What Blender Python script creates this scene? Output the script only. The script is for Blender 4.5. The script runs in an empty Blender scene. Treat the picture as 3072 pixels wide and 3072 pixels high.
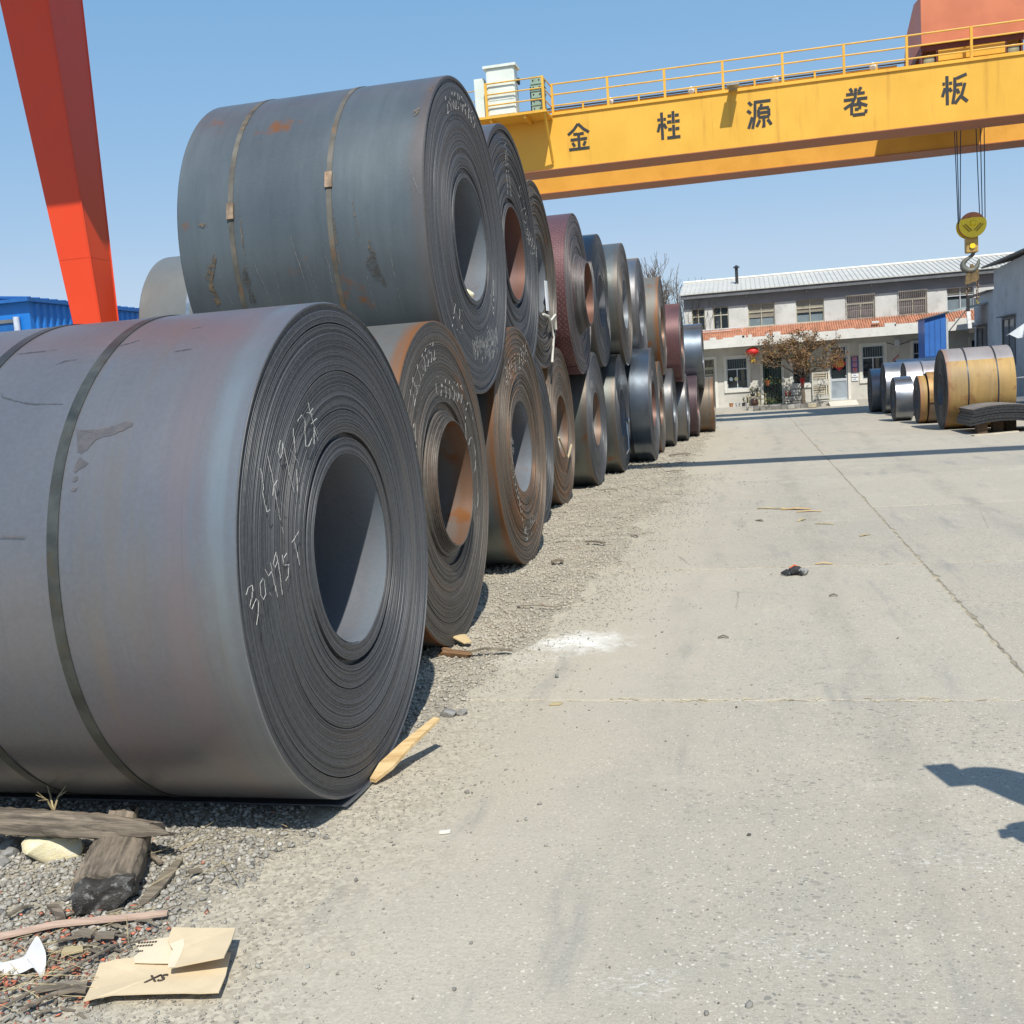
import bpy, bmesh, math, random
import numpy as np
from mathutils import Vector, Matrix
sc = bpy.context.scene
rad = math.radians
PI = math.pi
# ------------------------------------------------------------------ camera
cam_d = bpy.data.cameras.new("camera"); cam = bpy.data.objects.new("camera", cam_d)
sc.collection.objects.link(cam); sc.camera = cam
YAW, PITCH, ROLL, H = rad(13.2), rad(6.85), rad(4.0), 1.5
fwd = Vector((-math.sin(YAW)*math.cos(PITCH), math.cos(YAW)*math.cos(PITCH), -math.sin(PITCH)))
r0 = Vector((math.cos(YAW), math.sin(YAW), 0)); d0 = fwd.cross(r0)
right = math.cos(ROLL)*r0 + math.sin(ROLL)*d0
down = -math.sin(ROLL)*r0 + math.cos(ROLL)*d0
M = Matrix((right, -down, -fwd)).transposed().to_4x4()
M.translation = (0, 0, H); cam.matrix_world = M
cam_d.sensor_width = 36; cam_d.lens = 3100/3072*36; cam_d.clip_start = .05; cam_d.clip_end = 3000
# ------------------------------------------------------------------ sky, sun, exposure
SUNV = Vector((.25, -.70, 1.0)).normalized()      # towards the sun
world = bpy.data.worlds.new("World"); sc.world = world; world.use_nodes = True
wn = world.node_tree; sky = wn.nodes.new("ShaderNodeTexSky")
sky.sky_type = 'NISHITA'; sky.sun_disc = False
sky.sun_elevation = math.asin(SUNV.z); sky.sun_rotation = math.atan2(SUNV.x, SUNV.y)
sky.altitude = 300; sky.air_density = 1.0; sky.dust_density = .4; sky.ozone_density = 2.6
bg = wn.nodes["Background"]; bg.inputs[1].default_value = .145
# a phone flattens the sky's range: one tone curve per channel, the same in every direction
sp = wn.nodes.new("ShaderNodeSeparateColor"); cbn = wn.nodes.new("ShaderNodeCombineColor"); wn.links.new(sky.outputs[0], sp.inputs[0])
for k, (top_, out_, gm) in enumerate(((.208, .198, .78), (.367, .382, .45), (.668, .627, .27))):
    tn_ = (.95, 1.0, 1.05)[k]
    a = wn.nodes.new("ShaderNodeMath"); a.operation = 'MULTIPLY'; wn.links.new(sp.outputs[k], a.inputs[0]); a.inputs[1].default_value = .145*tn_/top_
    p_ = wn.nodes.new("ShaderNodeMath"); p_.operation = 'POWER'; wn.links.new(a.outputs[0], p_.inputs[0]); p_.inputs[1].default_value = gm
    q_ = wn.nodes.new("ShaderNodeMath"); q_.operation = 'MULTIPLY'; wn.links.new(p_.outputs[0], q_.inputs[0]); q_.inputs[1].default_value = out_/.145
    outs_ = (outs_ if k else [])+[q_.outputs[0]]
for k in (1, 2): wn.links.new(outs_[k], cbn.inputs[k])
lim = wn.nodes.new("ShaderNodeMath"); lim.operation = 'MULTIPLY'; wn.links.new(outs_[1], lim.inputs[0]); lim.inputs[1].default_value = .76
mn = wn.nodes.new("ShaderNodeMath"); mn.operation = 'MINIMUM'; wn.links.new(outs_[0], mn.inputs[0]); wn.links.new(lim.outputs[0], mn.inputs[1]); wn.links.new(mn.outputs[0], cbn.inputs[0])
wn.links.new(cbn.outputs[0], bg.inputs[0])
sun_d = bpy.data.lights.new("sun", 'SUN'); sun_d.energy = 4.6; sun_d.angle = rad(.53); sun_d.color = (1, .955, .86)
sun = bpy.data.objects.new("sun", sun_d); sc.collection.objects.link(sun)
sun.rotation_euler = SUNV.to_track_quat('Z', 'Y').to_euler()
sc.view_settings.view_transform = 'Standard'; sc.view_settings.look = 'None'
sc.view_settings.gamma = 1; sc.view_settings.use_curve_mapping = False; sc.view_settings.exposure = .22
sc.cycles.max_bounces = 6; sc.cycles.use_denoising = True

# ------------------------------------------------------------------ node helpers
def new_mat(name, col=(.5,.5,.5), rough=.6, metal=0., spec=.5):
    m = bpy.data.materials.new(name); m.use_nodes = True
    b = m.node_tree.nodes["Principled BSDF"]
    b.inputs["Base Color"].default_value = (*col, 1); b.inputs["Roughness"].default_value = rough
    b.inputs["Metallic"].default_value = metal; b.inputs["Specular IOR Level"].default_value = spec
    return m, m.node_tree, b
def setin(nt, sock, v):
    if isinstance(v, bpy.types.NodeSocket): nt.links.new(v, sock)
    elif isinstance(v, (tuple, list)) and len(v) == 3 and sock.type == 'RGBA': sock.default_value = (*v, 1)
    else: sock.default_value = v
def mth(nt, op, a, b=None, c=None, clamp=False):
    n = nt.nodes.new("ShaderNodeMath"); n.operation = op; n.use_clamp = clamp
    for i, v in enumerate((a, b, c)):
        if v is not None: setin(nt, n.inputs[i], v)
    return n.outputs[0]
def mix(nt, f, a, b, mode='MIX'):
    n = nt.nodes.new("ShaderNodeMix"); n.data_type = 'RGBA'; n.blend_type = mode; n.clamp_factor = True
    setin(nt, n.inputs[0], f); setin(nt, n.inputs[6], a); setin(nt, n.inputs[7], b)
    return n.outputs[2]
def noise(nt, vec, scale, detail=4, rough=.55, w=None, dist=0., dim='3D'):
    n = nt.nodes.new("ShaderNodeTexNoise")
    n.noise_dimensions = '4D' if w is not None else dim
    if vec is not None: nt.links.new(vec, n.inputs["Vector"])
    n.inputs["Scale"].default_value = scale; n.inputs["Detail"].default_value = detail
    n.inputs["Roughness"].default_value = rough; n.inputs["Distortion"].default_value = dist
    if w is not None: setin(nt, n.inputs["W"], w)
    return n.outputs["Fac"]
def voro(nt, vec, scale, feat='F1', out="Distance", rnd=1.):
    n = nt.nodes.new("ShaderNodeTexVoronoi"); n.feature = feat
    nt.links.new(vec, n.inputs["Vector"]); n.inputs["Scale"].default_value = scale
    n.inputs["Randomness"].default_value = rnd
    return n.outputs[out]
def ss(nt, v, lo, hi, a=0., b=1.):
    n = nt.nodes.new("ShaderNodeMapRange"); n.interpolation_type = 'SMOOTHSTEP'
    setin(nt, n.inputs["Value"], v)
    n.inputs["From Min"].default_value = lo; n.inputs["From Max"].default_value = hi
    n.inputs["To Min"].default_value = a; n.inputs["To Max"].default_value = b
    return n.outputs["Result"]
def vmul(nt, vec, s):
    n = nt.nodes.new("ShaderNodeVectorMath"); n.operation = 'MULTIPLY'
    nt.links.new(vec, n.inputs[0]); n.inputs[1].default_value = s
    return n.outputs[0]
def obj_co(nt): return nt.nodes.new("ShaderNodeTexCoord").outputs["Object"]
def pos_co(nt): return nt.nodes.new("ShaderNodeNewGeometry").outputs["Position"]
def rnd_ob(nt): return nt.nodes.new("ShaderNodeObjectInfo").outputs["Random"]
def sep(nt, v):
    n = nt.nodes.new("ShaderNodeSeparateXYZ"); nt.links.new(v, n.inputs[0]); return n.outputs
def comb(nt, x, y, z):
    n = nt.nodes.new("ShaderNodeCombineXYZ")
    for i, v in enumerate((x, y, z)): setin(nt, n.inputs[i], v)
    return n.outputs[0]
def bump(nt, b, h, strength=.3, dist=.01):
    n = nt.nodes.new("ShaderNodeBump"); n.inputs["Strength"].default_value = strength
    n.inputs["Distance"].default_value = dist; nt.links.new(h, n.inputs["Height"])
    nt.links.new(n.outputs[0], b.inputs["Normal"])
def col_in(nt, b, c): setin(nt, b.inputs["Base Color"], c)

def simple(name, col, rough=.6, metal=0., var=.15, scale=3., grime=None, gs=6., gamt=.5, bmp=0., spec=.5, world_co=False):
    m, nt, b = new_mat(name, col, rough, metal, spec)
    co = pos_co(nt) if world_co else obj_co(nt)
    n1 = noise(nt, co, scale, 5)
    c = mix(nt, ss(nt, n1, .3, .7), tuple(x*(1-var) for x in col), tuple(min(1, x*(1+var)) for x in col))
    if grime:
        n2 = noise(nt, co, gs, 6, .65)
        c = mix(nt, ss(nt, n2, .52, .72, 0, gamt), c, grime)
    col_in(nt, b, c)
    setin(nt, b.inputs["Roughness"], ss(nt, n1, .2, .8, max(.05, rough-.1), min(1, rough+.1)))
    if bmp: bump(nt, b, noise(nt, co, scale*12, 5), bmp, .004)
    return m

def steel(name, base, alt, rust=.0, rough=.45, metal=.45, edge=.3, streak=.25, rustcol=(.23,.09,.025), edgecol=None, patch=None):
    m, nt, b = new_mat(name, base, rough, metal)
    co = obj_co(nt); x, y, z = sep(nt, co); w = mth(nt, 'MULTIPLY', rnd_ob(nt), 37.)
    st = noise(nt, vmul(nt, co, (9., .9, .9)), 1.6, 6, .65, w)
    st2 = noise(nt, vmul(nt, co, (1.3, .9, .9)), 1.2, 4, .55, w)
    lo = noise(nt, co, .9, 3, .5, w); fine = noise(nt, co, 60, 3, .6)
    c = mix(nt, ss(nt, lo, .35, .68), base, alt)
    c = mix(nt, ss(nt, st2, .35, .7, 0, .6), c, tuple(v*1.25 for v in base))
    c = mix(nt, ss(nt, st, .35, .75, 0, streak), c, tuple(v*.55 for v in base))
    c = mix(nt, ss(nt, fine, .35, .7, 0, .22), c, tuple(min(1, v*1.5) for v in alt))
    # heat-tinted / rusted band along the two coil edges
    ex = mth(nt, 'ADD', x, mth(nt, 'MULTIPLY', mth(nt, 'SUBTRACT', st, .5), .22))
    ec = edgecol or rustcol
    c = mix(nt, ss(nt, ex, -.13, .015, 0, edge), c, ec)
    if rust > 0:
        rn = noise(nt, co, 2.6, 7, .62, w)
        c = mix(nt, ss(nt, rn, .66-rust*.35, .74-rust*.25, 0, .9), c, rustcol)
        rs = noise(nt, vmul(nt, co, (16., .75, .75)), 1.5, 5, .6, w)
        c = mix(nt, ss(nt, rs, .72-rust*.25, .82-rust*.25, 0, .7), c, tuple(v*.8 for v in rustcol))
    # white scratches / chalky water marks
    sc1 = noise(nt, vmul(nt, co, (34., 1.3, 1.3)), 1.7, 3, .5, w)
    c = mix(nt, ss(nt, sc1, .74, .80, 0, .35), c, (.5,.5,.48))
    col_in(nt, b, c)
    setin(nt, b.inputs["Roughness"], ss(nt, mth(nt, 'ADD', mth(nt, 'MULTIPLY', st2, .6), mth(nt, 'MULTIPLY', lo, .4)), .3, .7, rough-.09, rough+.1))
    hh = mth(nt, 'ADD', mth(nt, 'MULTIPLY', fine, .15), mth(nt, 'MULTIPLY', noise(nt, co, 5., 3), 1.))
    bump(nt, b, hh, .12, .012)
    return m

def endface(name, dark=(.028,.030,.036), mid=(.082,.087,.096), warm=(.10,.083,.068), rust=.1, rustcol=(.20,.085,.03)):
    m, nt, b = new_mat(name, mid, .5, .25)
    co = obj_co(nt); x, y, z = sep(nt, co); w = mth(nt, 'MULTIPLY', rnd_ob(nt), 29.)
    r = mth(nt, 'SQRT', mth(nt, 'ADD', mth(nt, 'MULTIPLY', y, y), mth(nt, 'MULTIPLY', z, z)))
    cy_, sy_ = mth(nt, 'MULTIPLY', mth(nt, 'DIVIDE', y, r), .5), mth(nt, 'MULTIPLY', mth(nt, 'DIVIDE', z, r), .5)
    n1 = noise(nt, comb(nt, mth(nt, 'MULTIPLY', r, 170.), cy_, sy_), 1., 3, .7, w)
    n2 = noise(nt, comb(nt, mth(nt, 'MULTIPLY', r, 17.), cy_, sy_), 1., 3, .6, w)
    big = noise(nt, co, 1.6, 4, .55, w); grit = noise(nt, co, 45, 4, .65)
    c = mix(nt, ss(nt, n1, .36, .66), dark, mid)
    c = mix(nt, ss(nt, n2, .5, .72, 0, .55), c, warm)
    c = mix(nt, ss(nt, mth(nt, 'ADD', big, mth(nt, 'MULTIPLY', mth(nt, 'SUBTRACT', n2, .5), .6)), .68-rust*.45, .86-rust*.4, 0, .8), c, rustcol)
    c = mix(nt, ss(nt, grit, .4, .75, 0, .3), c, tuple(v*1.5 for v in mid))
    col_in(nt, b, c)
    setin(nt, b.inputs["Roughness"], ss(nt, n1, .3, .7, .42, .65))
    return m

def tread(name, base):
    m, nt, b = new_mat(name, base, .42, .35)
    co = obj_co(nt); x, y, z = sep(nt, co)
    ang = mth(nt, 'ARCTAN2', y, z)
    S = 15.
    u = mth(nt, 'MULTIPLY', x, S); v = mth(nt, 'MULTIPLY', ang, S*1.0)
    p = mth(nt, 'ADD', u, v); q = mth(nt, 'SUBTRACT', u, v)
    par = mth(nt, 'MODULO', mth(nt, 'ADD', mth(nt, 'FLOOR', p), mth(nt, 'ADD', mth(nt, 'FLOOR', q), 1000.)), 2.)
    fp = mth(nt, 'SUBTRACT', mth(nt, 'FRACT', p), .5); fq = mth(nt, 'SUBTRACT', mth(nt, 'FRACT', q), .5)
    def ell(a, c):
        a = mth(nt, 'DIVIDE', a, .47); c = mth(nt, 'DIVIDE', c, .17)
        return mth(nt, 'SUBTRACT', 1., mth(nt, 'ADD', mth(nt, 'MULTIPLY', a, a), mth(nt, 'MULTIPLY', c, c)), clamp=True)
    e1, e2 = ell(fp, fq), ell(fq, fp)
    h = mth(nt, 'ADD', mth(nt, 'MULTIPLY', e1, par), mth(nt, 'MULTIPLY', e2, mth(nt, 'SUBTRACT', 1., par)))
    n = noise(nt, co, 2.5, 5, .6, mth(nt, 'MULTIPLY', rnd_ob(nt), 20.))
    c = mix(nt, ss(nt, n, .35, .7), base, tuple(v*1.5 for v in base))
    c = mix(nt, ss(nt, h, .1, .5, 0, .75), c, tuple(min(1, v*2.6) for v in base))
    col_in(nt, b, c); bump(nt, b, ss(nt, h, 0., .45), 1., .035)
    return m

# ------------------------------------------------------------------ mesh helpers
col0 = sc.collection
class MB:
    def __init__(s): s.v = []; s.f = []; s.m = []; s.n = 0
    def add(s, vs, fs, mi=0):
        s.v.extend([tuple(map(float, p)) for p in vs])
        o = s.n; s.f.extend([tuple(int(i)+o for i in f) for f in fs]); s.m.extend([mi]*len(fs)); s.n += len(vs)
    def box(s, x0, x1, y0, y1, z0, z1, mi=0, T=None):
        vs = [(x0,y0,z0),(x1,y0,z0),(x1,y1,z0),(x0,y1,z0),(x0,y0,z1),(x1,y0,z1),(x1,y1,z1),(x0,y1,z1)]
        if T is not None: vs = [tuple(T @ Vector(p)) for p in vs]
        s.add(vs, [(0,3,2,1),(4,5,6,7),(0,1,5,4),(1,2,6,5),(2,3,7,6),(3,0,4,7)], mi)
    def prism(s, poly, a0, a1, axis='x', mi=0):      # poly of 2-D points, extruded along an axis
        n = len(poly)
        def P(p, a): return (a, p[0], p[1]) if axis == 'x' else ((p[0], a, p[1]) if axis == 'y' else (p[0], p[1], a))
        vs = [P(p, a0) for p in poly] + [P(p, a1) for p in poly]
        fs = [tuple(range(n))[::-1], tuple(range(n, 2*n))] + [(i, (i+1) % n, n+(i+1) % n, n+i) for i in range(n)]
        s.add(vs, fs, mi)
    def tube(s, pts, r, seg=6, mi=0, caps=True):
        pts = [Vector(p) for p in pts]; k = len(pts)
        rs = r if isinstance(r, (list, tuple)) else [r]*k
        vs = []; up = None
        for i, p in enumerate(pts):
            t = (pts[min(i+1, k-1)]-pts[max(i-1, 0)])
            if t.length < 1e-9: t = Vector((0,0,1))
            t.normalize()
            if up is None: up = Vector((0,0,1)) if abs(t.z) < .9 else Vector((1,0,0))
            a = t.cross(up)
            if a.length < 1e-6: a = t.orthogonal()
            a.normalize(); bb = t.cross(a); up = -bb if False else a.cross(t)
            for j in range(seg):
                an = 2*PI*j/seg
                vs.append(p + rs[i]*(math.cos(an)*a + math.sin(an)*bb))
        fs = []
        for i in range(k-1):
            for j in range(seg):
                j2 = (j+1) % seg
                fs.append((i*seg+j, i*seg+j2, (i+1)*seg+j2, (i+1)*seg+j))
        if caps: fs.append(tuple(range(seg))[::-1]); fs.append(tuple((k-1)*seg+j for j in range(seg)))
        s.add(vs, fs, mi)
    def lathe(s, prof, seg, axis='x', a0=0., a1=2*PI, mi=0, wob=None):   # prof: (axial, radius)
        full = abs(a1-a0-2*PI) < 1e-6
        n = seg if full else seg+1
        an = a0+(a1-a0)*np.arange(n)/seg
        pr = np.array(prof, float); k = len(pr)
        A = np.repeat(pr[:, 0][:, None], n, 1); Rr = np.repeat(pr[:, 1][:, None], n, 1)
        if wob is not None: dA, dR = wob(A, Rr, an[None, :]); A = A+dA; Rr = Rr+dR
        c, sn = Rr*np.cos(an), Rr*np.sin(an)
        if axis == 'x': V = np.stack([A, c, sn], -1)
        elif axis == 'z': V = np.stack([c, sn, A], -1)
        else: V = np.stack([c, A, sn], -1)
        V = V.reshape(-1, 3)
        i = np.arange(k-1)[:, None]; j = np.arange(seg)[None, :]; j2 = (j+1) % n
        F = np.stack([i*n+j, i*n+j2, (i+1)*n+j2, (i+1)*n+j], -1).reshape(-1, 4)+s.n
        s.v.extend(map(tuple, V.tolist())); s.f.extend(map(tuple, F.tolist())); s.m.extend([mi]*len(F)); s.n += len(V)
    def mesh(s, name, mats, smooth=None):
        me = bpy.data.meshes.new(name); me.from_pydata(s.v, [], s.f)
        for m in (mats if isinstance(mats, (list, tuple)) else [mats]): me.materials.append(m)
        if any(s.m): me.polygons.foreach_set("material_index", s.m)
        if smooth is not None:
            me.polygons.foreach_set("use_smooth", [True]*len(me.polygons)); me.set_sharp_from_angle(angle=rad(smooth))
        me.update(); return me
    def ob(s, name, mats, parent=None, smooth=None, loc=None):
        o = bpy.data.objects.new(name, s.mesh(name, mats, smooth)); col0.objects.link(o)
        if parent is not None: o.parent = parent
        if loc is not None: o.location = loc
        return o
def tag(o, label, cat, group=None, kind=None):
    if label: o['label'] = label
    if cat: o['category'] = cat
    if group: o['group'] = group
    if kind: o['kind'] = kind
    return o
def empty(name, loc, label, cat, group=None, rz=0.):
    o = bpy.data.objects.new(name, None); col0.objects.link(o); o.location = loc; o.rotation_euler = (0, 0, rz)
    o.empty_display_size = .2
    return tag(o, label, cat, group)
def inst(name, me, parent=None, loc=(0,0,0), rot=(0,0,0), scale=(1,1,1)):
    o = bpy.data.objects.new(name, me); col0.objects.link(o); o.parent = parent
    o.location = loc; o.rotation_euler = rot; o.scale = scale
    return o
def L(o, txt): o['label'] = txt; return o
def text_mesh(name, body, size, mat, ext=.01, offset=0., shear=0.):
    cu = bpy.data.curves.new(name, 'FONT'); cu.body = body; cu.size = size; cu.extrude = ext; cu.offset = offset; cu.shear = shear
    cu.align_x = 'CENTER'; cu.align_y = 'CENTER'; cu.resolution_u = 3
    o = bpy.data.objects.new(name, cu); col0.objects.link(o)
    dg = bpy.context.evaluated_depsgraph_get(); dg.update()
    me = bpy.data.meshes.new_from_object(o.evaluated_get(dg)); me.name = name
    bpy.data.objects.remove(o); me.materials.clear(); me.materials.append(mat)
    return me
rng = random.Random(7); nr = np.random.default_rng(11)

# ------------------------------------------------------------------ ground and road
def edge_x(y):
    return np.interp(y, [0, 2.2, 3.2, 5.3, 7, 10, 30, 60], [-1.75, -1.66, -1.55, -1.42, -1.12, -.92, -.78, -.7])
def vnoise(x, y, s, seed):      # cheap value noise
    xi = np.floor(x*s).astype(int); yi = np.floor(y*s).astype(int); fx = x*s-xi; fy = y*s-yi
    fx = fx*fx*(3-2*fx); fy = fy*fy*(3-2*fy)
    def h(a, b): q = np.sin(a*127.1+b*311.7+seed*74.7)*43758.5453; return q-np.floor(q)
    return (h(xi,yi)*(1-fx)+h(xi+1,yi)*fx)*(1-fy)+(h(xi,yi+1)*(1-fx)+h(xi+1,yi+1)*fx)*fy
def gravel_z(x, y):
    e = edge_x(y)+.30*(vnoise(x, y, 2.2, 1)-.5)+.14*(vnoise(x, y, 7, 2)-.5)
    t = np.clip((e-x+.12)/.3, 0, 1); t = t*t*(3-2*t)
    return -.03+.036*t+(.018*(vnoise(x, y, 5, 3)-.5)+.012*(vnoise(x, y, 17, 4)-.5))*t

mg, nt, b = new_mat("gravel_soil", (.3,.28,.25), .95)
co = pos_co(nt)
vcol = voro(nt, co, 62., out="Color"); vs_ = sep(nt, vcol)
vd = voro(nt, co, 62.)
c = mix(nt, vs_[0], (.25,.225,.18), (.48,.43,.335))
c = mix(nt, ss(nt, noise(nt, co, 2.2, 5, .6), .42, .66, 0, .75), c, (.48,.425,.33))
c = mix(nt, ss(nt, noise(nt, co, 160, 4, .7), .4, .75, 0, .5), c, (.25,.23,.195))
col_in(nt, b, c); bump(nt, b, mth(nt, 'ADD', mth(nt, 'MULTIPLY', vd, -1.), noise(nt, co, 90, 5, .7)), .8, .012)

mc, nt, b = new_mat("worn_concrete", (.37,.35,.31), .9)
co = pos_co(nt); x, y, z = sep(nt, co); rn = rnd_ob(nt)
big = noise(nt, co, .55, 5, .6); med = noise(nt, co, 2.7, 6, .62); fine = noise(nt, co, 75, 4, .7); spk = noise(nt, co, 230, 2, .6)
c = mix(nt, ss(nt, big, .3, .7), (.395,.35,.28), (.355,.324,.27))
c = mix(nt, ss(nt, noise(nt, co, .32, 6, .62, 1.9), .5, .66, 0, .5), c, (.30,.285,.245))
c = mix(nt, ss(nt, noise(nt, co, .5, 6, .62, 5.2), .54, .68, 0, .5), c, (.50,.45,.355))
c = mix(nt, ss(nt, med, .48, .72, 0, .6), c, (.32,.30,.25))
c = mix(nt, ss(nt, noise(nt, vmul(nt, co, (1., .33, 1.)), 3.6, 5, .6), .55, .72, 0, .35), c, (.53,.48,.38))
c = mix(nt, ss(nt, fine, .40, .70, 0, .48), c, (.26,.24,.195))
c = mix(nt, ss(nt, noise(nt, co, 24, 5, .7), .48, .66, 0, .45), c, (.28,.26,.21))
c = mix(nt, ss(nt, spk, .54, .68, 0, .5), c, (.56,.53,.46))
# exposed aggregate
agm = ss(nt, noise(nt, co, 1.3, 5, .65), .40, .58)
wco = nt.nodes.new("ShaderNodeVectorMath"); wco.operation = 'ADD'
nz = nt.nodes.new("ShaderNodeTexNoise"); nt.links.new(co, nz.inputs["Vector"]); nz.inputs["Scale"].default_value = 26; nz.inputs['Detail'].default_value = 4
nt.links.new(co, wco.inputs[0])
sc_ = nt.nodes.new("ShaderNodeVectorMath"); sc_.operation = 'SCALE'; nt.links.new(nz.outputs["Color"], sc_.inputs[0]); sc_.inputs["Scale"].default_value = .03
nt.links.new(sc_.outputs[0], wco.inputs[1])
aco = vmul(nt, wco.outputs[0], (1., 1.4, 1.))
ag = voro(nt, aco, 38.); agc = sep(nt, voro(nt, aco, 38., out="Color"))
thr = mth(nt, 'MULTIPLY', mth(nt, 'MULTIPLY', agc[1], agc[1]), .5)
agf = mth(nt, 'MULTIPLY', mth(nt, 'LESS_THAN', ag, thr), mth(nt, 'MULTIPLY', agm, ss(nt, x, -1.0, .3, .15, .72)))
c = mix(nt, agf, c, mix(nt, agc[0], (.10,.10,.10), (.25,.235,.20)))
ag2 = voro(nt, wco.outputs[0], 85.); ag2c = sep(nt, voro(nt, wco.outputs[0], 85., out="Color"))
c = mix(nt, mth(nt, 'MULTIPLY', mth(nt, 'LESS_THAN', ag2, mth(nt, 'MULTIPLY', mth(nt, 'MULTIPLY', ag2c[1], ag2c[1]), .42)), .75), c, mix(nt, ss(nt, ag2c[0], .35, .65), (.13,.125,.11), (.66,.62,.53)))
# pale dust by the gravel, lime spill, white worn patches
ew = mth(nt, 'ADD', x, mth(nt, 'ADD', mth(nt, 'MULTIPLY', med, .9), mth(nt, 'MULTIPLY', y, -.03)))
c = mix(nt, ss(nt, ew, -.75, .45, .5, 0), c, mix(nt, ss(nt, fine, .4, .7), (.47,.42,.335), (.40,.355,.275)))
gv = sep(nt, voro(nt, co, 70., out="Color"))
c = mix(nt, ss(nt, ew, -1.15, -.45, .85, 0), c, mix(nt, gv[0], (.27,.235,.18), (.50,.45,.35)))
flk = noise(nt, vmul(nt, co, (1., 1.6, 1.)), 42, 5, .75)
for (px, py, rx, ry, st) in ((-1.02,5.82,.30,.26,.95),(-1.25,5.45,.25,.2,.35),(.55,3.2,.25,.2,.25),(-.32,2.42,.12,.1,.3),(.05,2.62,.2,.12,.25),(.95,3.15,.2,.35,.3),(.15,6.4,.25,.2,.2)):
    dx = mth(nt, 'DIVIDE', mth(nt, 'SUBTRACT', x, px), rx); dy = mth(nt, 'DIVIDE', mth(nt, 'SUBTRACT', y, py), ry)
    d = mth(nt, 'SQRT', mth(nt, 'ADD', mth(nt, 'MULTIPLY', dx, dx), mth(nt, 'MULTIPLY', dy, dy)))
    d = mth(nt, 'ADD', d, mth(nt, 'MULTIPLY', mth(nt, 'SUBTRACT', noise(nt, co, 9, 7, .72), .5), 2.6))
    c = mix(nt, mth(nt, 'MULTIPLY', ss(nt, d, .05, 1.25, 1, 0), ss(nt, flk, .62-.42*st, .74-.40*st, 0, min(1, st+.25))), c, (.74,.73,.69))
# drag marks and stains along the lane
dk = noise(nt, vmul(nt, co, (3.2, .5, 1.)), 1.3, 5, .6)
c = mix(nt, ss(nt, dk, .56, .72, 0, .5), c, (.19,.19,.185))
c = mix(nt, ss(nt, noise(nt, vmul(nt, co, (.5, 2.2, 1.)), 1.9, 5, .65), .56, .72, 0, .45), c, (.44,.40,.33))
c = mix(nt, mth(nt, 'MULTIPLY', rn, .18), c, (.54,.49,.39))
wx = mth(nt, 'ADD', x, mth(nt, 'MULTIPLY', noise(nt, vmul(nt, co, (.0, .25, 0.)), 1., 2), .9))
for tx, tw, ta in ((.55, .17, .30), (2.25, .2, .34), (3.9, .2, .3), (-.35, .15, .16)):
    tm_ = ss(nt, mth(nt, 'ABSOLUTE', mth(nt, 'SUBTRACT', wx, tx+.4)), tw*.25, tw, ta, 0)
    c = mix(nt, mth(nt, 'MULTIPLY', tm_, ss(nt, noise(nt, vmul(nt, co, (2., .6, 1.)), 2.2, 6, .7), .35, .68)), c, (.20,.19,.165))
ck = voro(nt, wco.outputs[0], .42, 'DISTANCE_TO_EDGE')
c = mix(nt, mth(nt, 'MULTIPLY', ss(nt, mth(nt, 'ADD', ck, mth(nt, 'MULTIPLY', mth(nt, 'SUBTRACT', med, .5), .006)), .0005, .003, .6, 0), ss(nt, big, .5, .62)), c, (.14,.125,.10))
oil = noise(nt, co, .8, 6, .68, 3.3)
c = mix(nt, ss(nt, oil, .63, .74, 0, .55), c, (.18,.172,.15))
col_in(nt, b, c); bump(nt, b, mth(nt, 'ADD', mth(nt, 'MULTIPLY', fine, 1.), mth(nt, 'MULTIPLY', med, 1.5)), .5, .007)

m_joint = simple("joint_dirt", (.31,.27,.195), .95, var=.5, scale=9, grime=(.36,.30,.19), gs=14, gamt=.8, bmp=.5, world_co=True)
g = MB(); g.add([(-400,-60,-.09),(400,-60,-.09),(400,900,-.09),(-400,900,-.09)], [(0,1,2,3)])
tag(g.ob("ground", mg), None, None, kind="structure")
g = MB(); g.add([(-3.2,-3,-.0055),(40,-3,-.0055),(40,45,-.0055),(-3.2,45,-.0055)], [(0,1,2,3)])
road = tag(g.ob("road", m_joint), "pale worn concrete yard lane laid in slabs", None, kind="structure")
ys = [-2.0, 1.42, 4.72, 8.02, 11.3, 14.6, 17.9, 21.2, 24.5, 27.8, 31.1, 34.4, 37.7, 40.9, 44.2]
xs = [-2.9, 1.21, 5.1, 9.2, 13.5]
for i in range(len(ys)-1):
    for j in range(4):
        x0, x1, y0, y1 = xs[j]+.004, xs[j+1]-.004, ys[i]+.003, ys[i+1]-.003
        per = []; st = .05 if y1 < 12 else .4
        for (ax, ay, bx, by, nx, ny) in ((x0,y0,x1,y0,0,1),(x1,y0,x1,y1,-1,0),(x1,y1,x0,y1,0,-1),(x0,y1,x0,y0,1,0)):
            k = max(2, int(math.hypot(bx-ax, by-ay)/st))
            for q in range(k):
                t = q/k; jt = rng.random()**3*.014 + (.03*rng.random() if rng.random() < .08 else 0)
                per.append((ax+(bx-ax)*t+nx*jt, ay+(by-ay)*t+ny*jt))
        n = len(per); cx, cy = (x0+x1)/2, (y0+y1)/2
        tilt = rng.uniform(-.002, .002)
        top = [(cx+(p[0]-cx)*.9975, cy+(p[1]-cy)*.9975, tilt*.5) for p in per]; mid = [(p[0], p[1], -.004) for p in per]; low = [(p[0], p[1], -.03) for p in per]
        mb = MB(); mb.add(top+mid+low, [tuple(range(n))]+[(n+q, n+(q+1) % n, (q+1) % n, q) for q in range(n)]+[(2*n+q, 2*n+(q+1) % n, n+(q+1) % n, n+q) for q in range(n)])
        mb.ob("slab", mc, road)
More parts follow.
